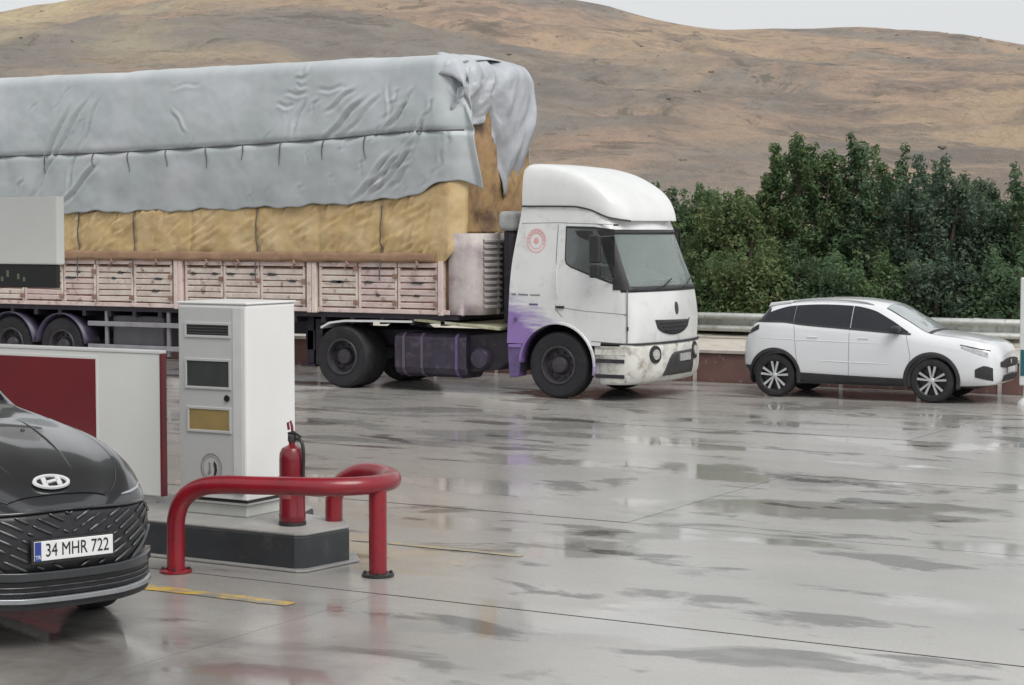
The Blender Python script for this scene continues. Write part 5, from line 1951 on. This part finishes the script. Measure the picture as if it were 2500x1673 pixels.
MB().box(-13.72, -12.06, 12.80, 12.90, 2.355, 2.965).build('head_box', mat('head_grey', (.78, .785, .75), (.74, .745, .71), .4, scale=2), dsp, bevel=.012, shift=DO)
hd_ = MB().box(-13.65, -12.10, 12.825, 12.88, 2.145, 2.354).build('display', M_SLOT, dsp, bevel=.006, shift=DO)
for k in range(7):
    x = -12.5 - .1 * k + (.03 if k % 2 else 0)
    MB().box(x, x + .03, 12.8225, 12.8245, 2.20 + .02 * (k % 3), 2.24 + .03 * (k % 3)).build('digit_segment', mat('digit_green', (.16, .2, .14), None, .4), hd_, shift=DO)
for x in (-13.66, -13.3):
    MB().box(x, x + .16, 12.83, 12.875, 1.58, 2.15).build('column', M_PFRONT, dsp, bevel=.01, shift=DO)

# ---------------------------------------------------------------- red pipe guard
M_REDP = mat('red_pipe_paint', (.25, .008, .018), (.20, .008, .018), .3, scale=4, coat=.3, c3=(.11, .012, .014), s3=7, lo3=.56, hi3=.72)
hoop = tag(empty('pipe_guard', (-8.8, 12.3, 0)), 'thick red bent pipe guard wrapping the end of the fuel island', 'crash guard')
HO = Vector((-8.8, 12.3, 0))


def bez(p, n=8):
    """smooth polyline through control points (Catmull-Rom)"""
    p = [Vector(q) for q in p]
    q = [p[0] * 2 - p[1]] + p + [p[-1] * 2 - p[-2]]
    o_ = []
    for i in range(1, len(q) - 2):
        for k in range(n):
            t = k / n
            a, b_, c, d = q[i - 1], q[i], q[i + 1], q[i + 2]
            o_.append(.5 * ((2 * b_) + (c - a) * t + (2 * a - 5 * b_ + 4 * c - d) * t * t + (3 * b_ - a - 3 * c + d) * t ** 3))
    o_.append(p[-1])
    return o_


pr = .071
path = bez([(-9.69, 11.55, 0.0), (-9.69, 11.55, .22), (-9.68, 11.55, .43), (-9.615, 11.56, .58), (-9.47, 11.585, .675), (-9.28, 11.62, .705), (-9.0, 11.69, .71), (-8.7, 11.77, .715), (-8.46, 11.87, .715),
            (-8.29, 12.02, .715), (-8.22, 12.22, .715), (-8.26, 12.44, .715), (-8.42, 12.62, .72), (-8.64, 12.72, .725), (-8.82, 12.76, .70), (-8.97, 12.77, .62), (-9.04, 12.77, .50), (-9.05, 12.77, .40), (-9.05, 12.77, .29)], 6)
MB().tube(path, pr, 20).build('bent_pipe', M_REDP, hoop, smooth=60, shift=HO)
MB().tube([(-8.235, 12.20, 0), (-8.235, 12.20, .70)], pr * .98, 20).build('support_leg', M_REDP, hoop, smooth=60, shift=HO)
for x, y in ((-8.235, 12.20), (-9.69, 11.55)):
    fl = MB().lathe([(.125, .004), (.125, .022), (.11, .026), (.072, .026)], (x, y, 0), 'Z', 24).build('base_flange', M_BLACK if x > -9 else M_REDP, hoop, smooth=40, shift=HO)
    for k in range(4):
        a = k * math.tau / 4 + .6
        MB().lathe([(.014, .02), (.014, .04), (.008, .045)], (x + .1 * math.cos(a), y + .1 * math.sin(a), 0), 'Z', 6).build('bolt', M_BLACK, fl, shift=HO)

# ---------------------------------------------------------------- fire extinguisher
M_REDX = mat('extinguisher_red', (.19, .009, .017), (.15, .009, .017), .28, scale=4, coat=.3)
exo = Vector((-9.21, 12.42, .295))
ext = tag(empty('fire_extinguisher', exo), 'red fire extinguisher standing on the island behind the pipe guard', 'extinguisher')
MB().lathe([(.0001, .012), (.092, .012), (.106, .03), (.108, .09), (.104, .10), (.104, .53), (.10, .58), (.08, .622), (.04, .64), (.026, .65), (.026, .67)], (0, 0, 0), 'Z', 28).build('cylinder', M_REDX, ext, smooth=40)
MB().lathe([(.10, 0), (.111, .004), (.111, .028), (.10, .03)], (0, 0, 0), 'Z', 28).build('foot_ring', M_BLACK, ext, smooth=40)
vb = MB().lathe([(.03, .67), (.034, .68), (.034, .72), (.022, .73)], (0, 0, 0), 'Z', 14).build('valve', M_SEAM, ext, smooth=40)
MB().tube([(-.035, 0, .735), (.02, 0, .745), (.095, -.01, .715)], [.012, .014, .010], 8).build('lever', M_BLACK, vb, smooth=60)
MB().tube([(.0, 0, .72), (.005, 0, .76), (.0, 0, .80), (-.012, 0, .835), (-.04, 0, .82), (-.03, 0, .765)], .011, 8).build('carry_handle', M_REDX, vb, smooth=60)
MB().tube(bez([(.03, 0, .70), (.10, -.01, .68), (.125, -.015, .58), (.118, -.015, .42), (.108, -.012, .34)], 6), .014, 8).build('hose', M_BLACK, ext, smooth=60)
MB().tube([(.108, -.012, .345), (.108, -.012, .26)], [.018, .026], 10).build('nozzle', M_BLACK, ext, smooth=60)
P = [[(.1055 * math.cos(R(a)), .1055 * math.sin(R(a)), z) for z in (.22, .40)] for a in range(-150, -59, 10)]
MB().grid(P).build('paper_label', mat('faded_label', (.36, .10, .10), (.22, .05, .06), .5, scale=30), ext, smooth=60)

# ---------------------------------------------------------------- white marker post at the right edge
pst = tag(empty('marker_post', (-7.60, 29.3, 0)), 'slim white post with teal lower band cut by the right edge', 'post')
MB().box(-.34, .16, -.06, .06, .30, 1.95).build('post_panel', mat('post_white', (.74, .76, .75), None, .4), pst, bevel=.02)
MB().box(-.32, .15, -.066, -.061, .45, .85).build('teal_band', mat('post_teal', (.02, .13, .16), (.02, .10, .13), .4), pst)
MB().lathe([(.16, 0), (.15, .05), (.07, .12), (.06, .31)], (-.22, 0, 0), 'Z', 20).build('post_foot', mat('post_foot_white', (.68, .68, .68), None, .5), pst, smooth=40)
